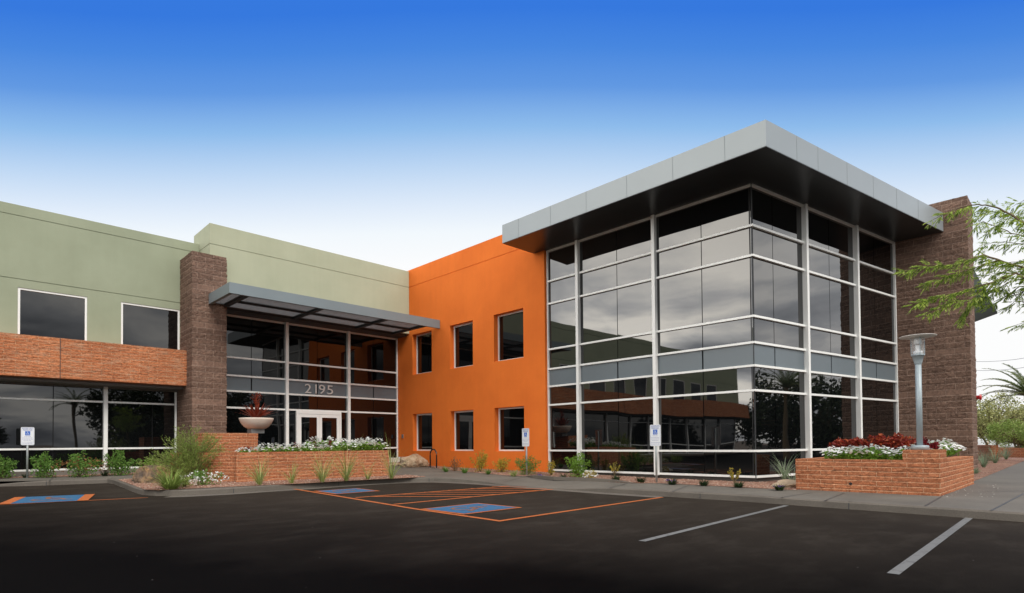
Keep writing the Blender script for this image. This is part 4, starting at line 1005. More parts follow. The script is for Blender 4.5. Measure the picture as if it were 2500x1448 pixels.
def plant(px, py, wpx, hpx, lab, kind='leafy', mat=None, n=420, dz=.148, name='shrub', ls=.05, cat='shrub', extra=None):
    q = G(px, py, dz); d = q - CAM; depth = d.x * sin(YAW) * 1 + d.y * cos(YAW)
    depth = d.x * .703 + d.y * .706; s = depth / FOC; w, h = wpx * s, hpx * s
    if kind == 'leafy':
        w *= 1.32; h *= 1.28; e = empty(name, q, lab, cat); st_, lf = leafy(w, h, int(n * 2.6), ls * 1.25, 11)
        st_.build('stem', stem_m, e, world=False); lf.build('foliage', mat or L_green, e, world=False)
        if extra:
            m2_, n2_ = extra; x_ = MB()
            for _ in range(n2_):
                a = U(0, 6.3); r_ = w / 2 * sqrt(R()); p = Vector((r_ * cos(a), r_ * sin(a), h * U(.3, .85) * (1 - .4 * (2 * r_ / w) ** 2)))
                for k in range(3): x_.leaf(p, rdir(.9), rdir(.9), .05, .04)
            x_.build('blossom' if m2_ in (L_white, L_pink, L_purple) else 'dry_foliage', m2_, e, world=False)
        return e
    if kind == 'tuft':
        mb = MB()
        for k in range(n):
            az = U(0, 6.3); r_ = U(0, .05); mb.blade((r_ * cos(az), r_ * sin(az), 0), az + U(-.3, .3), h * U(.9, 2.3), .011 + .006 * R(), U(.05, .75), U(.2, 1.6), 7)
        o = mb.build(name, mat or L_grass, smooth=False); o.location = q; return tag(o, lab, cat)
    if kind == 'low':
        mb = MB()
        for k in range(n):
            az = U(0, 6.3); r_ = w * .18 * sqrt(R()); mb.blade((r_ * cos(az), r_ * sin(az), 0), az, h * U(1.0, 1.9), .02, U(.2, 1.1), U(.3, 1.3), 3)
        e = empty(name, q, lab, cat); mb.build('foliage', mat or L_dark, e, world=False)
        x_ = MB()
        if extra:
            for _ in range(extra[1]):
                p = Vector((U(-.3, .3) * w, U(-.3, .3) * w, h * U(.5, .95)))
                for k in range(3): x_.leaf(p, rdir(.9), rdir(.9), .035, .03)
            x_.build('blossom', extra[0], e, world=False)
        return e
    if kind == 'stalk':
        st_, lf = MB(), MB(); e = empty(name, q, lab, cat)
        for k in range(9):
            az = U(0, 6.3); tip = Vector((w * .45 * cos(az) * U(.5, 1), w * .45 * sin(az) * U(.5, 1), h * U(.7, 1.05)))
            st_.tube([Vector((0, 0, 0)), tip * .6 + Vector((0, 0, h * .06)), tip], .006, 4)
            for j in range(n // 5):
                t = U(.35, 1.); p = tip * t + Vector((U(-.02, .02), U(-.02, .02), 0)); lf.leaf(p, rdir(.8), rdir(.9), ls * U(.7, 1.2), ls * .7)
        st_.build('stem', stem_m, e, world=False); lf.build('foliage', mat or L_yel, e, world=False)
        return e
# left storefront bed
plant(4, 1168, 60, 46, 'green leafy shrub cut by the left edge of the photo', n=520)
plant(106, 1166, 76, 50, 'green leafy shrub just right of the left parking sign', n=560)
plant(62, 1166, 22, 8, 'small dark low plant at the foot of the left parking sign', 'low', n=40, name='low_plant', cat='plant')
plant(196, 1164, 92, 48, 'green shrub with rusty dry twigs in the middle of the storefront bed', n=520, extra=(L_brown, 150))
plant(255, 1162, 30, 12, 'small dark low plant between the two storefront shrubs', 'low', n=50, name='low_plant', cat='plant')
plant(297, 1160, 78, 50, 'dense green shrub right of the storefront mullion', n=620)
plant(366, 1158, 44, 32, 'bright green shrub behind the flat topped boulder', n=360, mat=L_bright)
plant(328, 1175, 18, 9, 'tiny dark plant on the island gravel near the kerb corner', 'low', n=36, name='low_plant', cat='plant')
# big feathery bush
q = G(468, 1174, .148); s_b = ((q - CAM).x * .703 + (q - CAM).y * .706) / FOC
FB = empty('feathery_bush', q, 'large feathery green bush at the left end of the entrance planter', 'bush')
st_, lf = MB(), MB()
for k in range(260):
    az = U(0, 6.3); reach = U(.1, 1.0) * 112 * s_b; hh = U(.4, 1.0) * 138 * s_b * (1 - .62 * (reach / (112 * s_b)) ** 2)
    tip = Vector((reach * cos(az), reach * .7 * sin(az), hh)); mid = tip * .5 + Vector((0, 0, hh * .14)); pts = [Vector((U(-.1, .1), U(-.1, .1), 0)), mid, tip]
    st_.tube(pts, [.009, .005, .002], 4)
    for j in range(62):
        t = U(.2, 1.03); p = pts[0].lerp(mid, min(1, t * 2)) if t < .5 else mid.lerp(tip, t * 2 - 1)
        d0 = (tip - mid).normalized(); p = p + rdir() * U(0, .075); lf.leaf(p, (d0 + rdir() * .8), rdir(), U(.05, .11), .015)
st_.build('stem', stem_m, FB, world=False); lf.build('foliage', L_feather, FB, world=False)
plant(418, 1194, 72, 40, 'straw coloured grassy clump at the kerb in front of the feathery bush', 'low', L_feather, 260, name='grass_clump', cat='plant')
plant(500, 1184, 84, 32, 'low mound of small white flowers at the planter corner', n=380, mat=L_green, extra=(L_white, 80), ls=.035, name='flowering_plant', cat='flowering plant')
plant(452, 1189, 40, 22, 'low sprig of pale pink flowers below the feathery bush', n=150, mat=L_feather, extra=(L_pink, 30), ls=.035, name='flowering_plant', cat='flowering plant')
for (x, y, w, h, n, lb_) in ((634, 1184, 60, 52, 70, 'first green grass tuft from the left before the entrance planter'), (712, 1180, 30, 36, 34, 'small sparse grass tuft, second from the left before the planter'), (787, 1177, 64, 54, 80, 'wide arching grass tuft, third from the left before the planter'),
        (846, 1174, 66, 60, 70, 'tall loose grass tuft, fourth from the left before the planter'), (898, 1170, 30, 30, 36, 'small bluish grass tuft near the right end of the planter'), (956, 1169, 46, 58, 50, 'grass tuft at the right corner of the entrance planter')):
    o = plant(x, y, w, h, lb_, 'tuft', L_grass, n, name='grass_tuft', cat='grass tuft'); o['group'] = 'grass tufts before the entrance planter'
# orange wall bed
plant(1089, 1152, 22, 12, 'small green tuft at the corner of the bed beside the bike rack', 'low', L_green, 60, name='low_plant', cat='plant')
plant(1111, 1150, 34, 28, 'thin brownish twiggy plant by the orange wall', n=130, mat=L_brown, ls=.035)
plant(1134, 1155, 24, 14, 'small green tuft between twiggy plant and yellow bush', 'low', L_green, 60, name='low_plant', cat='plant')
plant(1171, 1152, 44, 44, 'tall yellow green bush below the middle orange wall window', n=420, mat=L_yel, ls=.04)
plant(1192, 1158, 20, 12, 'tiny green tuft between the two yellow bushes', 'low', L_green, 50, name='low_plant', cat='plant')
plant(1223, 1153, 56, 30, 'wide yellow orange bush below the right orange wall window', n=360, mat=L_yel, ls=.04)
plant(1254, 1163, 26, 14, 'low pale green tuft in front of the rounded green bush', 'low', L_grass, 60, name='low_plant', cat='plant')
plant(1286, 1159, 62, 38, 'rounded green bush behind the middle parking sign', n=520, mat=L_green, ls=.04)
plant(1319, 1166, 24, 9, 'small dark purple plant near the orange wall end', 'low', L_dark, 50, extra=(L_purple, 12), name='low_plant', cat='plant')
plant(1346, 1161, 18, 34, 'thin upright yellow green plant at the end of the orange wall', n=170, mat=L_yel, ls=.035)
plant(1375, 1168, 26, 10, 'small dark tuft left of the large bright bush', 'low', L_dark, 60, name='low_plant', cat='plant')
plant(1412, 1165, 62, 50, 'large bright green bush before the first glass mullion', n=620, mat=L_bright, ls=.045)
plant(1441, 1171, 32, 20, 'pale variegated low plant beside the large bright bush', n=150, mat=L_yel, extra=(L_white, 40), ls=.03, name='flowering_plant', cat='plant')
plant(1500, 1162, 40, 34, 'yellow flowering stalks before the glass, left clump', 'stalk', L_yel, 150, cat='plant', name='stalk_plant', ls=.04)
DK = []
for (x, y, w, lb_, pu) in ((1504, 1175, 36, 'dark low tuft below the left yellow stalks', 0), (1565, 1178, 36, 'dark low tuft left of the right parking sign', 0), (1641, 1183, 42, 'dark low tuft with purple blooms right of the right parking sign', 14), (1718, 1186, 36, 'dark low tuft midway along the glass wall bed', 0), (1803, 1190, 44, 'dark low tuft below the right yellow stalks', 0), (1903, 1197, 44, 'dark low tuft with purple blooms beside the sandy rock', 10)):
    o = plant(x, y, w, 12, lb_, 'low', L_dark, 120, extra=(L_purple, pu) if pu else None, name='low_plant', cat='plant'); o['group'] = 'dark low tufts along the glass wall'
plant(1793, 1180, 36, 36, 'yellow flowering stalks before the glass, right clump', 'stalk', L_yel, 150, cat='plant', name='stalk_plant', ls=.04)
o = plant(1915, 1178, 64, 42, 'spiky grey green yucca on the sandy rock', 'tuft', L_gray, 55, name='yucca', cat='yucca'); o.location.z += .08
o = plant(1937, 1184, 30, 40, 'smaller spiky yucca against the right planter', 'tuft', L_gray, 26, name='yucca', cat='yucca')
# right of the pier
o = plant(2377, 1156, 40, 12, 'low spreading grey green grass at the foot of the pier', 'low', L_gray, 90, name='grass_clump', cat='plant')
for (x, y, w, h, lb_) in ((2402, 1141, 44, 30, 'first large agave like clump beyond the pier'), (2430, 1131, 44, 28, 'second large agave like clump beyond the pier'), (2456, 1122, 40, 26, 'farthest agave like clump beyond the pier')):
    plant(x, y, w, h, lb_, 'tuft', L_gray, 90, name='agave', cat='agave')
# flowers in planters: plants copied from two prototypes
def flowerplant(w, h, label, group, cat='flowering plant'):
    e = empty('white_flower_plant', (0, 0, 0), label, cat, group); st_, lf = leafy(w, h * .85, 330, .055, 8); lf.build('foliage', L_bright, e, world=False)
    x_ = MB()
    for _ in range(46):
        a = U(0, 6.3); r_ = w / 2 * sqrt(R()); p = Vector((r_ * cos(a), r_ * sin(a), h * (1.05 - .5 * (2 * r_ / w) ** 2) + U(-.03, .02)))
        nrm = Vector((U(-.5, .5) - .2, U(-.5, .5) - .25, 1)).normalized(); t1 = nrm.cross(Vector((1, 0, 0))).normalized(); t2 = nrm.cross(t1)
        for k in range(5):
            aa = k * 1.257; d_ = t1 * cos(aa) + t2 * sin(aa); x_.leaf(p, d_, nrm, .034, .032)
    x_.build('blossom', L_white, e, world=False); return e
proto = flowerplant(.52, .27, 'white vinca like flower mound in the entrance planter', 'white flowers in the entrance planter')
proto2 = flowerplant(.52, .27, 'white vinca like flower mound in the lamp planter', 'white flowers in the lamp planter')
def put(pr, p, first, s=1.):
    o = pr if first else copy_tree(pr); o.location = p; o.rotation_euler.z = U(0, 6.3); o.scale = (s, s, s * U(.85, 1.15)); return o
k = 0
for i in range(15):
    t = .06 + .90 * i / 14; p = c0.lerp(c1, t); q = Vector((p.x, p.y, 0)) - Vector((nE.x, nE.y, 0)) * (.42 + .05 * R())
    put(proto, (q.x, q.y, ztop - .07 + (.05 if i > 9 else -.02)), k == 0, (1.1 + .25 * (i > 9)) * (.8 if i < 2 else 1)); k += 1
for i in range(5):
    t = .55 + .38 * i / 4; p = c0.lerp(c1, t); q = Vector((p.x, p.y, 0)) - Vector((nE.x, nE.y, 0)) * .95
    put(proto, (q.x, q.y, ztop + .03), False, 1.35)
k = 0
ya_, yb2 = r0.y - .35, yst + .1
for i in range(8):
    t = i / 7; yy = (ya_ - .3) + (yb2 - ya_ + .25) * t; put(proto2, (XR + .44, yy, zr - .07), k == 0, 1.18); k += 1
for i in range(7):
    xx = XR + 1.0 + i * .62; put(proto2, (xx, YR + .5 + .1 * R(), zr), False, 1.35)
    if i < 4: put(proto2, (xx + .3, YR + .95, zr + .03), False, 1.0)
def redplant(px, py, wpx, hpx, lab, z, mat, depthpt, n=260, ls=.07):
    d = ray(px, py); t = hypot(depthpt.x - CAM.x, depthpt.y - CAM.y) / hypot(d.x, d.y); p = CAM + d * t; p.z = z
    s = ((p - CAM).x * .703 + (p - CAM).y * .706) / FOC; e = empty('red_foliage_plant', p, lab, 'plant'); st_, lf = leafy(wpx * s, hpx * s, n, ls, 8)
    st_.build('stem', stem_m, e, world=False); lf.build('foliage', mat, e, world=False); return e
bk = lambda x, off: (lambda p: Vector((p.x, p.y, 0)) - Vector((nE.x, nE.y, 0)) * off)(c0.lerp(c1, (x - 577) / 373.))
redplant(724, 1103, 30, 24, 'dark red coleus at the left of the door in the entrance planter', ztop - .05, L_dred, bk(724, .75), 150, .05)
redplant(766, 1103, 20, 30, 'small dark red coleus before the door centre', ztop - .05, L_dred, bk(766, .8), 110, .05)
redplant(804, 1103, 28, 32, 'brightest dark red coleus before the right door leaf', ztop - .05, L_dred, bk(804, .7), 200, .05)
redplant(602, 1103, 34, 20, 'low dark red plant at the left end of the entrance planter', ztop - .05, L_dred, bk(602, .6), 130, .05)
plantpos = bk(808, .45); e = empty('croton', (plantpos.x, plantpos.y, ztop - .06), 'yellow bladed plant spilling over the planter edge before the door', 'plant'); mb = MB()
for kk in range(40): az = U(0, 6.3); mb.blade((0, 0, 0), az, U(.2, .3), .03, U(.4, 1.2), .6, 3)
mb.build('foliage', L_yel, e, world=False)
for i, (x, hp_, w) in enumerate(((2052, 24, 52), (2088, 29, 50), (2122, 33, 48), (2152, 38, 50), (2184, 40, 50), (2216, 36, 48), (2262, 30, 40))):
    yy = PX(x, 1100, XR + 1.15).y
    redplant(x, 1100, w * 1.25, hp_ + 17, ['low red coleus at the left end of the lamp planter', 'red coleus second from the left in the lamp planter', 'red coleus third from the left in the lamp planter', 'tall red coleus in the middle of the lamp planter', 'tallest red coleus in the lamp planter left of the post', 'red coleus right behind the lamp plinth edge', 'purple red coleus just right of the lamp post'][i], zr + .06, L_red if i < 6 else L_dred, Vector((XR + 1.05, yy, 0)), 800, .075)

# ---------------- trees
def branch(mb, lf, p0, d, L, r, lvl, leaf_n, ls, lw, spread=.7, droop=0, drop_leaf=0):
    pts = [Vector(p0)]; dd = Vector(d).normalized(); seg = 5
    for i in range(seg):
        dd = (dd + rdir(0) * .18 + Vector((0, 0, -droop * .1))).normalized(); pts.append(pts[-1] + dd * L / seg)
    mb.tube(pts, [r * (1 - .7 * i / seg) for i in range(seg + 1)], 5 if lvl else 4, False)
    if lvl <= 0:
        for _ in range(leaf_n):
            t = R() * seg; i = min(seg - 1, int(t)); p = pts[i].lerp(pts[i + 1], t - i) + rdir(0) * U(0, ls * 1.5)
            lf.leaf(p, (rdir(.2) + Vector((0, 0, -drop_leaf))), rdir(0), ls * U(.6, 1.3), lw)
        return
    for _ in range(4 if lvl > 1 else 5):
        i = random.randint(1, seg); branch(mb, lf, pts[i], (dd + rdir(.2) * spread).normalized(), L * U(.5, .75), r * .5, lvl - 1, leaf_n, ls, lw, spread, droop, drop_leaf)
def crown_tree(x, y, z, h, w, label, mat, nclump=60, nl=90, ls=.22, group=None, cat='tree', trunks=3, name='tree', lw=.6, low=.28):
    e = empty(name, (x, y, z), label, cat, group); tr, lf = MB(), MB()
    for k in range(trunks):
        az = U(0, 6.3); tr.tube([(U(-.1, .1), U(-.1, .1), -.05), (w * .08 * cos(az), w * .08 * sin(az), h * .25), (w * .22 * cos(az), w * .22 * sin(az), h * .55), (w * .3 * cos(az), w * .3 * sin(az), h * .8)], [.035 * h * .6, .03 * h * .55, .02 * h * .5, .01 * h * .3], 6)
    for k in range(nclump):
        while True:
            v_ = Vector((U(-1, 1), U(-1, 1), U(-1, 1)))
            if v_.length < 1: break
        c_ = Vector((v_.x * w * .5, v_.y * w * .5, h * (low + (1 - low) * (.5 + .48 * v_.z))))
        if v_.length > .6 or R() < .5: tr.tube([(0, 0, h * .3), c_ * .6 + Vector((0, 0, h * .15)), c_], [.012 * h, .007 * h, .002 * h], 4, False)
        rr_ = w * U(.07, .15)
        for j in range(nl):
            p = c_ + rdir(0) * rr_ * sqrt(R()); lf.leaf(p, rdir(0), rdir(0), ls * U(.6, 1.3), ls * lw)
    tr.build('trunk', stem_m, e, world=False); lf.build('crown', mat, e, world=False); return e
def at(px, dist, z=.1):
    p = PD(px, 1080, dist); return p.x, p.y, z
x, y, z = at(2422, 62); crown_tree(x, y, z, 4.9, 6.4, 'olive green mesquite behind the low brick wall beside the pier', L_olive, 95, 90, .16, name='mesquite_tree', low=.22)
x, y, z = at(2478, 76); crown_tree(x, y, z, 4.3, 6.5, 'olive mesquite farther back toward the right edge', L_olive, 85, 80, .18, name='mesquite_tree', low=.2)
x, y, z = at(2494, 54); crown_tree(x, y, z, 2.6, 3.8, 'dark yellow green low tree cut by the right edge', L_feather, 70, 90, .13, name='mesquite_tree', low=.22)
x, y, z = at(2385, 95); crown_tree(x, y, z, 5.6, 8, 'hazy distant tree just right of the pier', L_olive, 70, 60, .25, name='mesquite_tree', low=.15)
def palm(x, y, z, h, fl, label, nf=34, azs=None, tm=None):
    e = empty('palm_tree', (x, y, z), label, 'palm tree'); tr, lf = MB(), MB()
    tr.tube([(0, 0, -.1), (.05, 0, h * .4), (0, .03, h * .8), (0, 0, h)], [.2, .13, .13, .2], 12); st2 = MB()
    for k in range(nf):
        az = k * 2.399 + U(-.1, .1); el = .12 + 1.25 * (1 - (k / nf) ** .9); L = fl * U(.85, 1.1); q = Vector((0, 0, h)); pts = [q.copy()]; a = el
        for i in range(9):
            q = q + Vector((cos(az) * cos(a), sin(az) * cos(a), sin(a))) * L / 9; pts.append(q.copy()); a -= (.07 + .03 * i * .5)
        st2.tube(pts, [.03 * (1 - i / 12) for i in range(10)], 4, False)
        for i in range(1, 10):
            for j in range(7):
                t = j / 7; p = pts[i - 1].lerp(pts[i], t); d0 = (pts[i] - pts[i - 1]).normalized(); sd = d0.cross(Vector((0, 0, 1))).normalized()
                for s_ in (-1, 1): lf.leaf(p, d0 * .7 + sd * s_ * .75 + Vector((0, 0, U(-.15, .25))), Vector((0, 0, 1)) + sd * .3, fl * .17 * (1 - .08 * i) * U(.8, 1.1), .035)
    tr.build('trunk', tm or stem_m, e, world=False); st2.build('frond_rib', simple('rib_green', (.2, .2, .08), .6) if 'rib_green' not in MATS else MATS['rib_green'], e, world=False); lf.build('frond', L_palm, e, world=False); return e
pp_ = PD(2512, 966, 40); palm(pp_.x, pp_.y, .1, pp_.z - .1, 2.5, 'young date palm at the right edge with a reddish trunk', tm=simple('reddish_trunk', (.14, .07, .05), .9, 0, .3, 12.))
# overhanging mesquite branches, trunk outside the right edge
MT = PD(2760, 1080, 9.5); base = Vector((MT.x, MT.y, .14))
TR = empty('mesquite_tree', base, 'near mesquite whose feathery bright green branches reach in from the right', 'tree')
tr, lf = MB(), MB(); crown0 = PD(2740, 800, 9.5)
tr.tube([base, base + Vector((.1, .05, .9)), crown0], [.13, .1, .07], 10)
def twig(pts, r0_, dens, side=9.5, ln=.058, lw=.011, sub=True):
    dens *= 1.7
    P_ = [PD(x, y, dd) for x, y, dd in pts]
    # smooth
    S = []
    for i in range(len(P_) - 1):
        for k in range(6): S.append(P_[i].lerp(P_[i + 1], k / 6) + rdir(0) * .008)
    S.append(P_[-1]); N = len(S)
    tr.tube(S, [r0_ * (1 - .85 * i / N) for i in range(N)], 5, False)
    for i in range(1, N):
        L = (S[i] - S[i - 1]).length; d0 = (S[i] - S[i - 1]).normalized()
        for k in range(int(L * dens) + 1):
            p = S[i - 1].lerp(S[i], R())
            if p.x != p.x: continue
            # a drooping compound leaf: short rachis with paired leaflets
            rd = (d0 * .8 + rdir(0) * .75 + Vector((0, 0, -.45))).normalized(); rl = U(.06, .13)
            nn = 5
            for j in range(nn):
                q = p + rd * rl * (j + 1) / nn; sd = rd.cross(Vector((0, 0, 1))).normalized()
                for s_ in (-1, 1): lf.leaf(q, rd * .8 + sd * s_ * .6 + Vector((0, 0, -.25)), rdir(), ln * U(.7, 1.2), lw)
D = 9.0
TW = [([(2740, 800, 9.5), (2620, 640, 9.3), (2520, 560, 9), (2440, 508, 8.8), (2390, 498, 8.7), (2335, 508, 8.6), (2278, 536, 8.5)], .016, 26),
      ([(2740, 800, 9.5), (2620, 690, 9.3), (2500, 655, 9.1), (2400, 622, 8.9), (2330, 645, 8.8), (2262, 648, 8.7), (2206, 662, 8.6)], .018, 44),
      ([(2440, 634, 8.95), (2380, 655, 8.9), (2330, 668, 8.8), (2262, 692, 8.8)], .008, 34),
      ([(2740, 800, 9.5), (2600, 720, 9.2), (2480, 668, 9), (2420, 690, 8.9), (2330, 715, 8.8), (2270, 728, 8.7), (2232, 742, 8.6)], .016, 44),
      ([(2420, 692, 8.9), (2370, 730, 8.8), (2320, 738, 8.8), (2262, 766, 8.7)], .008, 40),
      ([(2460, 690, 9.1), (2410, 720, 9), (2375, 740, 9), (2346, 778, 9)], .006, 40),
      ([(2620, 640, 9.3), (2540, 590, 9.4), (2470, 570, 9.4), (2400, 540, 9.4), (2376, 560, 9.4)], .01, 20),
      ([(2600, 620, 9.3), (2520, 600, 9.4), (2450, 590, 9.3), (2390, 600, 9.2)], .008, 24),
      ([(2620, 690, 9.3), (2530, 640, 9.5), (2460, 640, 9.5), (2410, 655, 9.5)], .008, 24),
      ([(2640, 640, 9.3), (2560, 560, 9.1), (2500, 520, 9.1), (2440, 545, 9.1), (2400, 575, 9.)], .008, 20),
      ([(2640, 620, 9.3), (2560, 520, 9.2), (2500, 490, 9.2), (2470, 505, 9.2)], .008, 12),
      ([(2700, 800, 9.5), (2600, 770, 9.3), (2520, 780, 9.2), (2466, 798, 9.1)], .008, 12),
      ([(2640, 740, 9.3), (2540, 740, 9.2), (2480, 735, 9.2), (2458, 750, 9.2)], .008, 18),
      ([(2560, 700, 9.2), (2500, 670, 9.2), (2450, 665, 9.2), (2400, 672, 9.1)], .008, 26),
      ([(2560, 690, 9.2), (2490, 700, 9.2), (2430, 740, 9.2), (2400, 745, 9.1)], .008, 22),
      ([(2520, 560, 9.0), (2470, 520, 9.0), (2420, 515, 9.0), (2380, 530, 9.)], .006, 24),
      ([(2520, 700, 9.2), (2480, 720, 9.2), (2440, 700, 9.2), (2410, 705, 9.1)], .006, 24)]
for pts, r_, dn in TW: twig(pts, r_, dn)
random.seed(11)
for k in range(16):         # fuller crown beyond the frame edge
    x0, y0 = U(2580, 2820), U(420, 760); twig([(2740, 800, 9.5), (x0 + 40, y0 + 30, 9.5 + U(-1, 1)), (x0 - U(10, 60), y0 + U(0, 30), 9.5 + U(-1.3, 1.3))], .01, 18)
tr.build('trunk', stem_m, TR); lf.build('crown', L_mesq, TR)

# ---------------- distance at the right: walls, signs, cables
def lowwall(x0, y0, x1, y1, ztop__, d0, d1, label, mat, th=.3):
    a, b_ = PD(x0, y0, d0), PD(x1, y1, d1); t = Vector((b_.x - a.x, b_.y - a.y)); L = t.length; t.normalize(); n = Vector((t.y, -t.x))
    z0 = ztop__[0]; mb = MB(); mb.obox((a.x, a.y), (t.x, t.y), (n.x, n.y), 0, L, -th, 0, .05, z0); e = mb.build('garden_wall', mat); return tag(e, label, 'wall')
def zat(px, py, dist): d = ray(px, py); return CAM.z + d.z * dist / hypot(d.x, d.y)
lowwall(2386, 1100, 2420, 1100, (zat(2400, 1087, 42),), 44, 40, 'short terracotta brick wall just beyond the pier', terra_m)
lowwall(2437, 1100, 2620, 1100, (zat(2470, 1094, 48),), 49, 47, 'long low terracotta wall at the far end of the pavement', terra_m)
lowwall(2380, 1090, 2650, 1090, (zat(2440, 1073, 85),), 85, 85, 'distant tan boundary wall beyond the trees', simple('tan_wall', (.42, .26, .16), .9, 0, .08, .3), .4)
q = PD(2411, 1083, 78); e = empty('small_sign', (q.x, q.y, .1), 'small yellow and white sign in front of the distant boundary wall', 'sign')
MB().box(q.x - .02, q.x + .02, q.y - .02, q.y + .02, .1, q.z).build('post', steel_m, e)
MB().box(q.x - .3, q.x + .3, q.y - .05, q.y - .03, q.z - .1, q.z + .45).build('plate', simple('sign_yellow', (.75, .38, .03), .5), e)
MB().box(q.x - .3, q.x + .3, q.y - .05, q.y - .03, q.z - .42, q.z - .104).build('plate', white_m, e)
# parked white van far away
q = PD(2452, 1070, 82); e = empty('parked_van', (q.x, q.y, .1), 'white van parked far off beyond the boundary wall', 'van'); dv = Vector((ray(2452, 1070).y, -ray(2452, 1070).x)).normalized(); nv = Vector((dv.y, -dv.x))
MB().obox((q.x, q.y), dv, nv, -2.3, 2.3, -.9, .9, .5, 1.4).obox((q.x, q.y), dv, nv, -1.3, 2.25, -.85, .85, 1.4, 2.25).build('body', white_m, e, bevel=.08)
MB().obox((q.x, q.y), dv, nv, -1.2, 2.1, .86, .88, 1.5, 2.0).build('window', glassB, e)
for s_ in (-1.4, 1.4): MB().tube([(q.x + dv.x * s_ + nv.x * .7, q.y + dv.y * s_ + nv.y * .7, .42), (q.x + dv.x * s_ + nv.x * .95, q.y + dv.y * s_ + nv.y * .95, .42)], .34, 14).build('wheel', black_m, e)
# power lines with their pole outside the frame
for i, (ya_p, yb_p, lb_) in enumerate(((862, 841, 'upper power cable crossing the sky beyond the palm'), (883, 866, 'lower power cable crossing the sky beyond the palm'))):
    a = PD(2300, ya_p + 16, 95); b_ = PD(2760, yb_p - 34, 70); pts = [a.lerp(b_, t / 12) - Vector((0, 0, 1.2 * sin(pi * t / 12))) for t in range(13)]
    o = MB().tube(pts, .02, 5).build('power_cable', black_m); tag(o, lb_, 'power cable', 'power cables')

# ---------------- what the glass mirrors behind the camera
random.seed(5)
for i, (x, y, h, w, lb_) in enumerate(((-2.0, -31, 7.6, 9, 'dark broad tree across the lot mirrored in the storefront'), (6.5, -34, 8.2, 10, 'dark tree across the lot mirrored by the pillar'), (19, -42, 7.4, 11, 'dark tree far across the lot mirrored left in the right glass face'), (27, -38, 8.0, 12, 'tall dark tree across the lot mirrored in the right glass face'), (35, -35, 7.0, 10, 'dark tree beside the palm mirrored in the right glass face'), (44, -30, 5.4, 6, 'small dark tree mirrored at the right of the glass corner'),
        (-15, -46, 5., 7, 'small dark tree far across the lot mirrored in the storefront'), (-50, 9, 5.6, 7, 'dark tree left of the building mirrored in the left glass face'), (-56, 14, 6.6, 10, 'larger dark tree left of the building mirrored behind the first'), (-48, -3, 4.2, 8, 'low dark tree left of the lot mirrored near the glass corner'))):
    crown_tree(x, y, 0, h, w, lb_, L_far, 130, 60, .42, name='shade_tree', low=.05)
palm(24.5, -28, 0, 5.4, 3.4, 'tall palm across the lot mirrored in the right glass face', nf=30)
palm(-6.5, -36, 0, 5.4, 2.8, 'small palm across the lot mirrored in the left storefront', nf=24)
o = MB().box(33, 36, -24.3, -24, 0, 2.6).build('garden_wall', simple('tan_gate_wall', (.45, .36, .24), .9)); tag(o, 'tan wall across the lot mirrored low in the right glass face', 'wall')

# ================================================================== camera, light, world
cam = bpy.data.cameras.new('camera'); co = bpy.data.objects.new('camera', cam); COL.objects.link(co); sc.camera = co
W = M3 @ RR.transposed()         # camera axes (x right, y down, z forward) -> world
co.matrix_world = Matrix.Translation(CAM) @ Matrix((
    (W[0][0], -W[0][1], -W[0][2], 0), (W[1][0], -W[1][1], -W[1][2], 0), (W[2][0], -W[2][1], -W[2][2], 0), (0, 0, 0, 1)))
cam.sensor_width = 36; cam.sensor_fit = 'HORIZONTAL'; cam.lens = FOC / 2500 * 36; cam.shift_y = (PCY - 724) / 2500; cam.clip_end = 5000; cam.clip_start = .05
SUN_AZ, SUN_EL = radians(-102), radians(46)      # direction towards the sun, world azimuth from +X
sd = Vector((cos(SUN_AZ) * cos(SUN_EL), sin(SUN_AZ) * cos(SUN_EL), sin(SUN_EL)))
sl_ = bpy.data.lights.new('sun', 'SUN'); sl_.energy = 2.3; sl_.angle = radians(28); sl_.color = (1, .95, .88)
so = bpy.data.objects.new('sun', sl_); COL.objects.link(so); so.rotation_euler = sd.to_track_quat('Z', 'Y').to_euler()
w = bpy.data.worlds.new('World'); sc.world = w; w.use_nodes = True; nt = w.node_tree; nt.nodes.clear()
out = nd(nt, 'ShaderNodeOutputWorld'); bg = nd(nt, 'ShaderNodeBackground', Strength=.1); nt.links.new(bg.outputs[0], out.inputs[0])
sky = nd(nt, 'ShaderNodeTexSky'); sky.sky_type = 'NISHITA'; sky.sun_disc = False; sky.sun_elevation = SUN_EL; sky.sun_rotation = pi / 2 - SUN_AZ; sky.air_density = 1.2; sky.dust_density = 2.
tc = nd(nt, 'ShaderNodeTexCoord'); sp = nd(nt, 'ShaderNodeSeparateXYZ'); nt.links.new(tc.outputs['Generated'], sp.inputs[0])
X0, Y0, Z0 = sp.outputs
hl = math_(nt, 'SQRT', math_(nt, 'ADD', math_(nt, 'MULTIPLY', X0, X0), math_(nt, 'ADD', math_(nt, 'MULTIPLY', Y0, Y0), 1e-6)))
fx, fy = .703 / .9963, .706 / .9963
cosaz = math_(nt, 'DIVIDE', math_(nt, 'ADD', math_(nt, 'MULTIPLY', X0, fx), math_(nt, 'MULTIPLY', Y0, fy)), hl)
el = math_(nt, 'DIVIDE', Z0, hl)          # tangent of the elevation
fac = math_(nt, 'MULTIPLY', el, math_(nt, 'ADD', 1.0, math_(nt, 'MULTIPLY', math_(nt, 'SUBTRACT', 1.0, math_(nt, 'MAXIMUM', cosaz, .5)), 1.25)))
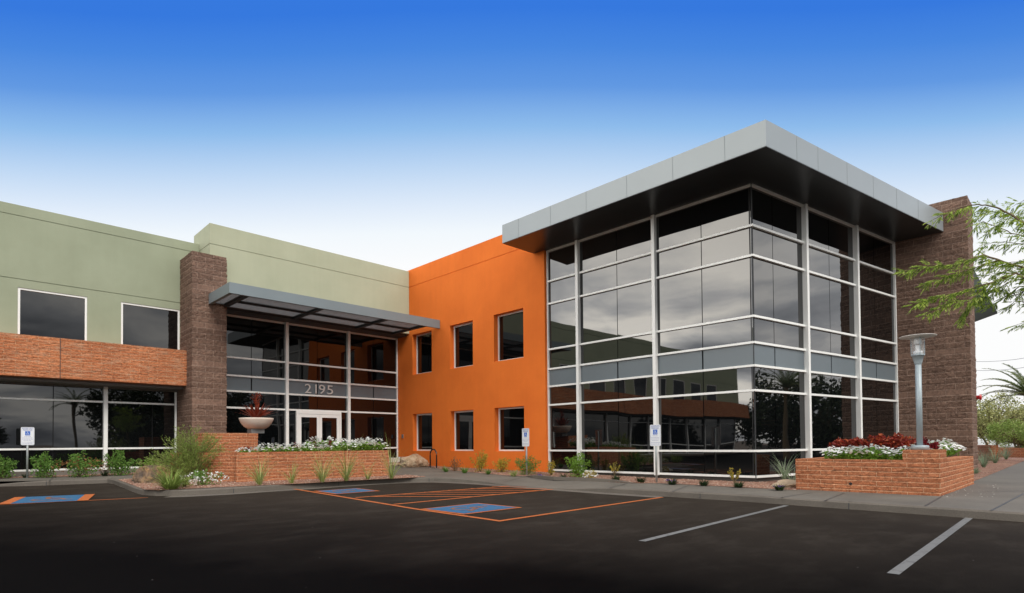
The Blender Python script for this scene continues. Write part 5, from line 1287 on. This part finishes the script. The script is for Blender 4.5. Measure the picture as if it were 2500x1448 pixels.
g_ = ramp(nt, fac, [(0.0, (1., 1.0, 1.0)), (.31, (1., 1., 1.0)), (.373, (.91, .96, 1.)), (.416, (.77, .86, .975)), (.487, (.52, .69, .915)), (.558, (.275, .51, .85)), (.63, (.12, .32, .775)), (.70, (.062, .243, .75)), (.77, (.034, .19, .74))])
# broken grey cloud behind the camera
cv = nd(nt, 'ShaderNodeCombineXYZ'); zz = math_(nt, 'ADD', math_(nt, 'MAXIMUM', Z0, 0.0), .16)
nt.links.new(math_(nt, 'DIVIDE', X0, zz), cv.inputs[0]); nt.links.new(math_(nt, 'DIVIDE', Y0, zz), cv.inputs[1])
cn = nd(nt, 'ShaderNodeTexNoise', Scale=.85, Detail=8.0, Roughness=.55, Distortion=.3); nt.links.new(cv.outputs[0], cn.inputs['Vector'])
cl = ramp(nt, cn.outputs[0], [(.38, (.22, .24, .28)), (.50, (.58, .60, .64)), (.58, (1.0, .99, .97)), (.72, (1.0, 1.0, 1.0))])
clm = mixc(nt, cl.outputs[0], (1.75, 1.72, 1.66), 1.0, 'MULTIPLY')
back = math_(nt, 'SMOOTH_MIN', 1.0, math_(nt, 'MAXIMUM', 0.0, math_(nt, 'MULTIPLY_ADD', cosaz, -2.2, 1.15)), .1)
up = math_(nt, 'MINIMUM', 1.0, math_(nt, 'MAXIMUM', 0.0, math_(nt, 'MULTIPLY_ADD', el, 1.2, -1.1)))
bf = math_(nt, 'MAXIMUM', back, up)
wst = math_(nt, 'MAXIMUM', 0.0, math_(nt, 'ADD', math_(nt, 'MULTIPLY', X0, -.85), math_(nt, 'MULTIPLY', Y0, .53)))
est = math_(nt, 'MAXIMUM', 0.0, math_(nt, 'ADD', math_(nt, 'MULTIPLY', X0, .72), math_(nt, 'MULTIPLY', Y0, -.69)))
clm = mixc(nt, clm, (1.15, 1.15, 1.17), math_(nt, 'POWER', est, 5.0), 'MULTIPLY')
clm = mixc(nt, clm, (3.6, 3.5, 3.35), math_(nt, 'MULTIPLY', math_(nt, 'POWER', wst, 7.0), 1.0), 'MULTIPLY')
colr = mixc(nt, g_.outputs[0], clm, bf)
scaled = mixc(nt, colr, (10.1, 10.1, 10.1), 1.0, 'MULTIPLY')
tot = mixc(nt, scaled, sky.outputs[0], .04)
nt.links.new(tot, bg.inputs[0])
sc.view_settings.view_transform = 'Standard'; sc.view_settings.look = 'None'; sc.view_settings.gamma = 1; sc.view_settings.exposure = 0
sc.cycles.max_bounces = 6; sc.cycles.transparent_max_bounces = 8
sc.cycles.use_denoising = True
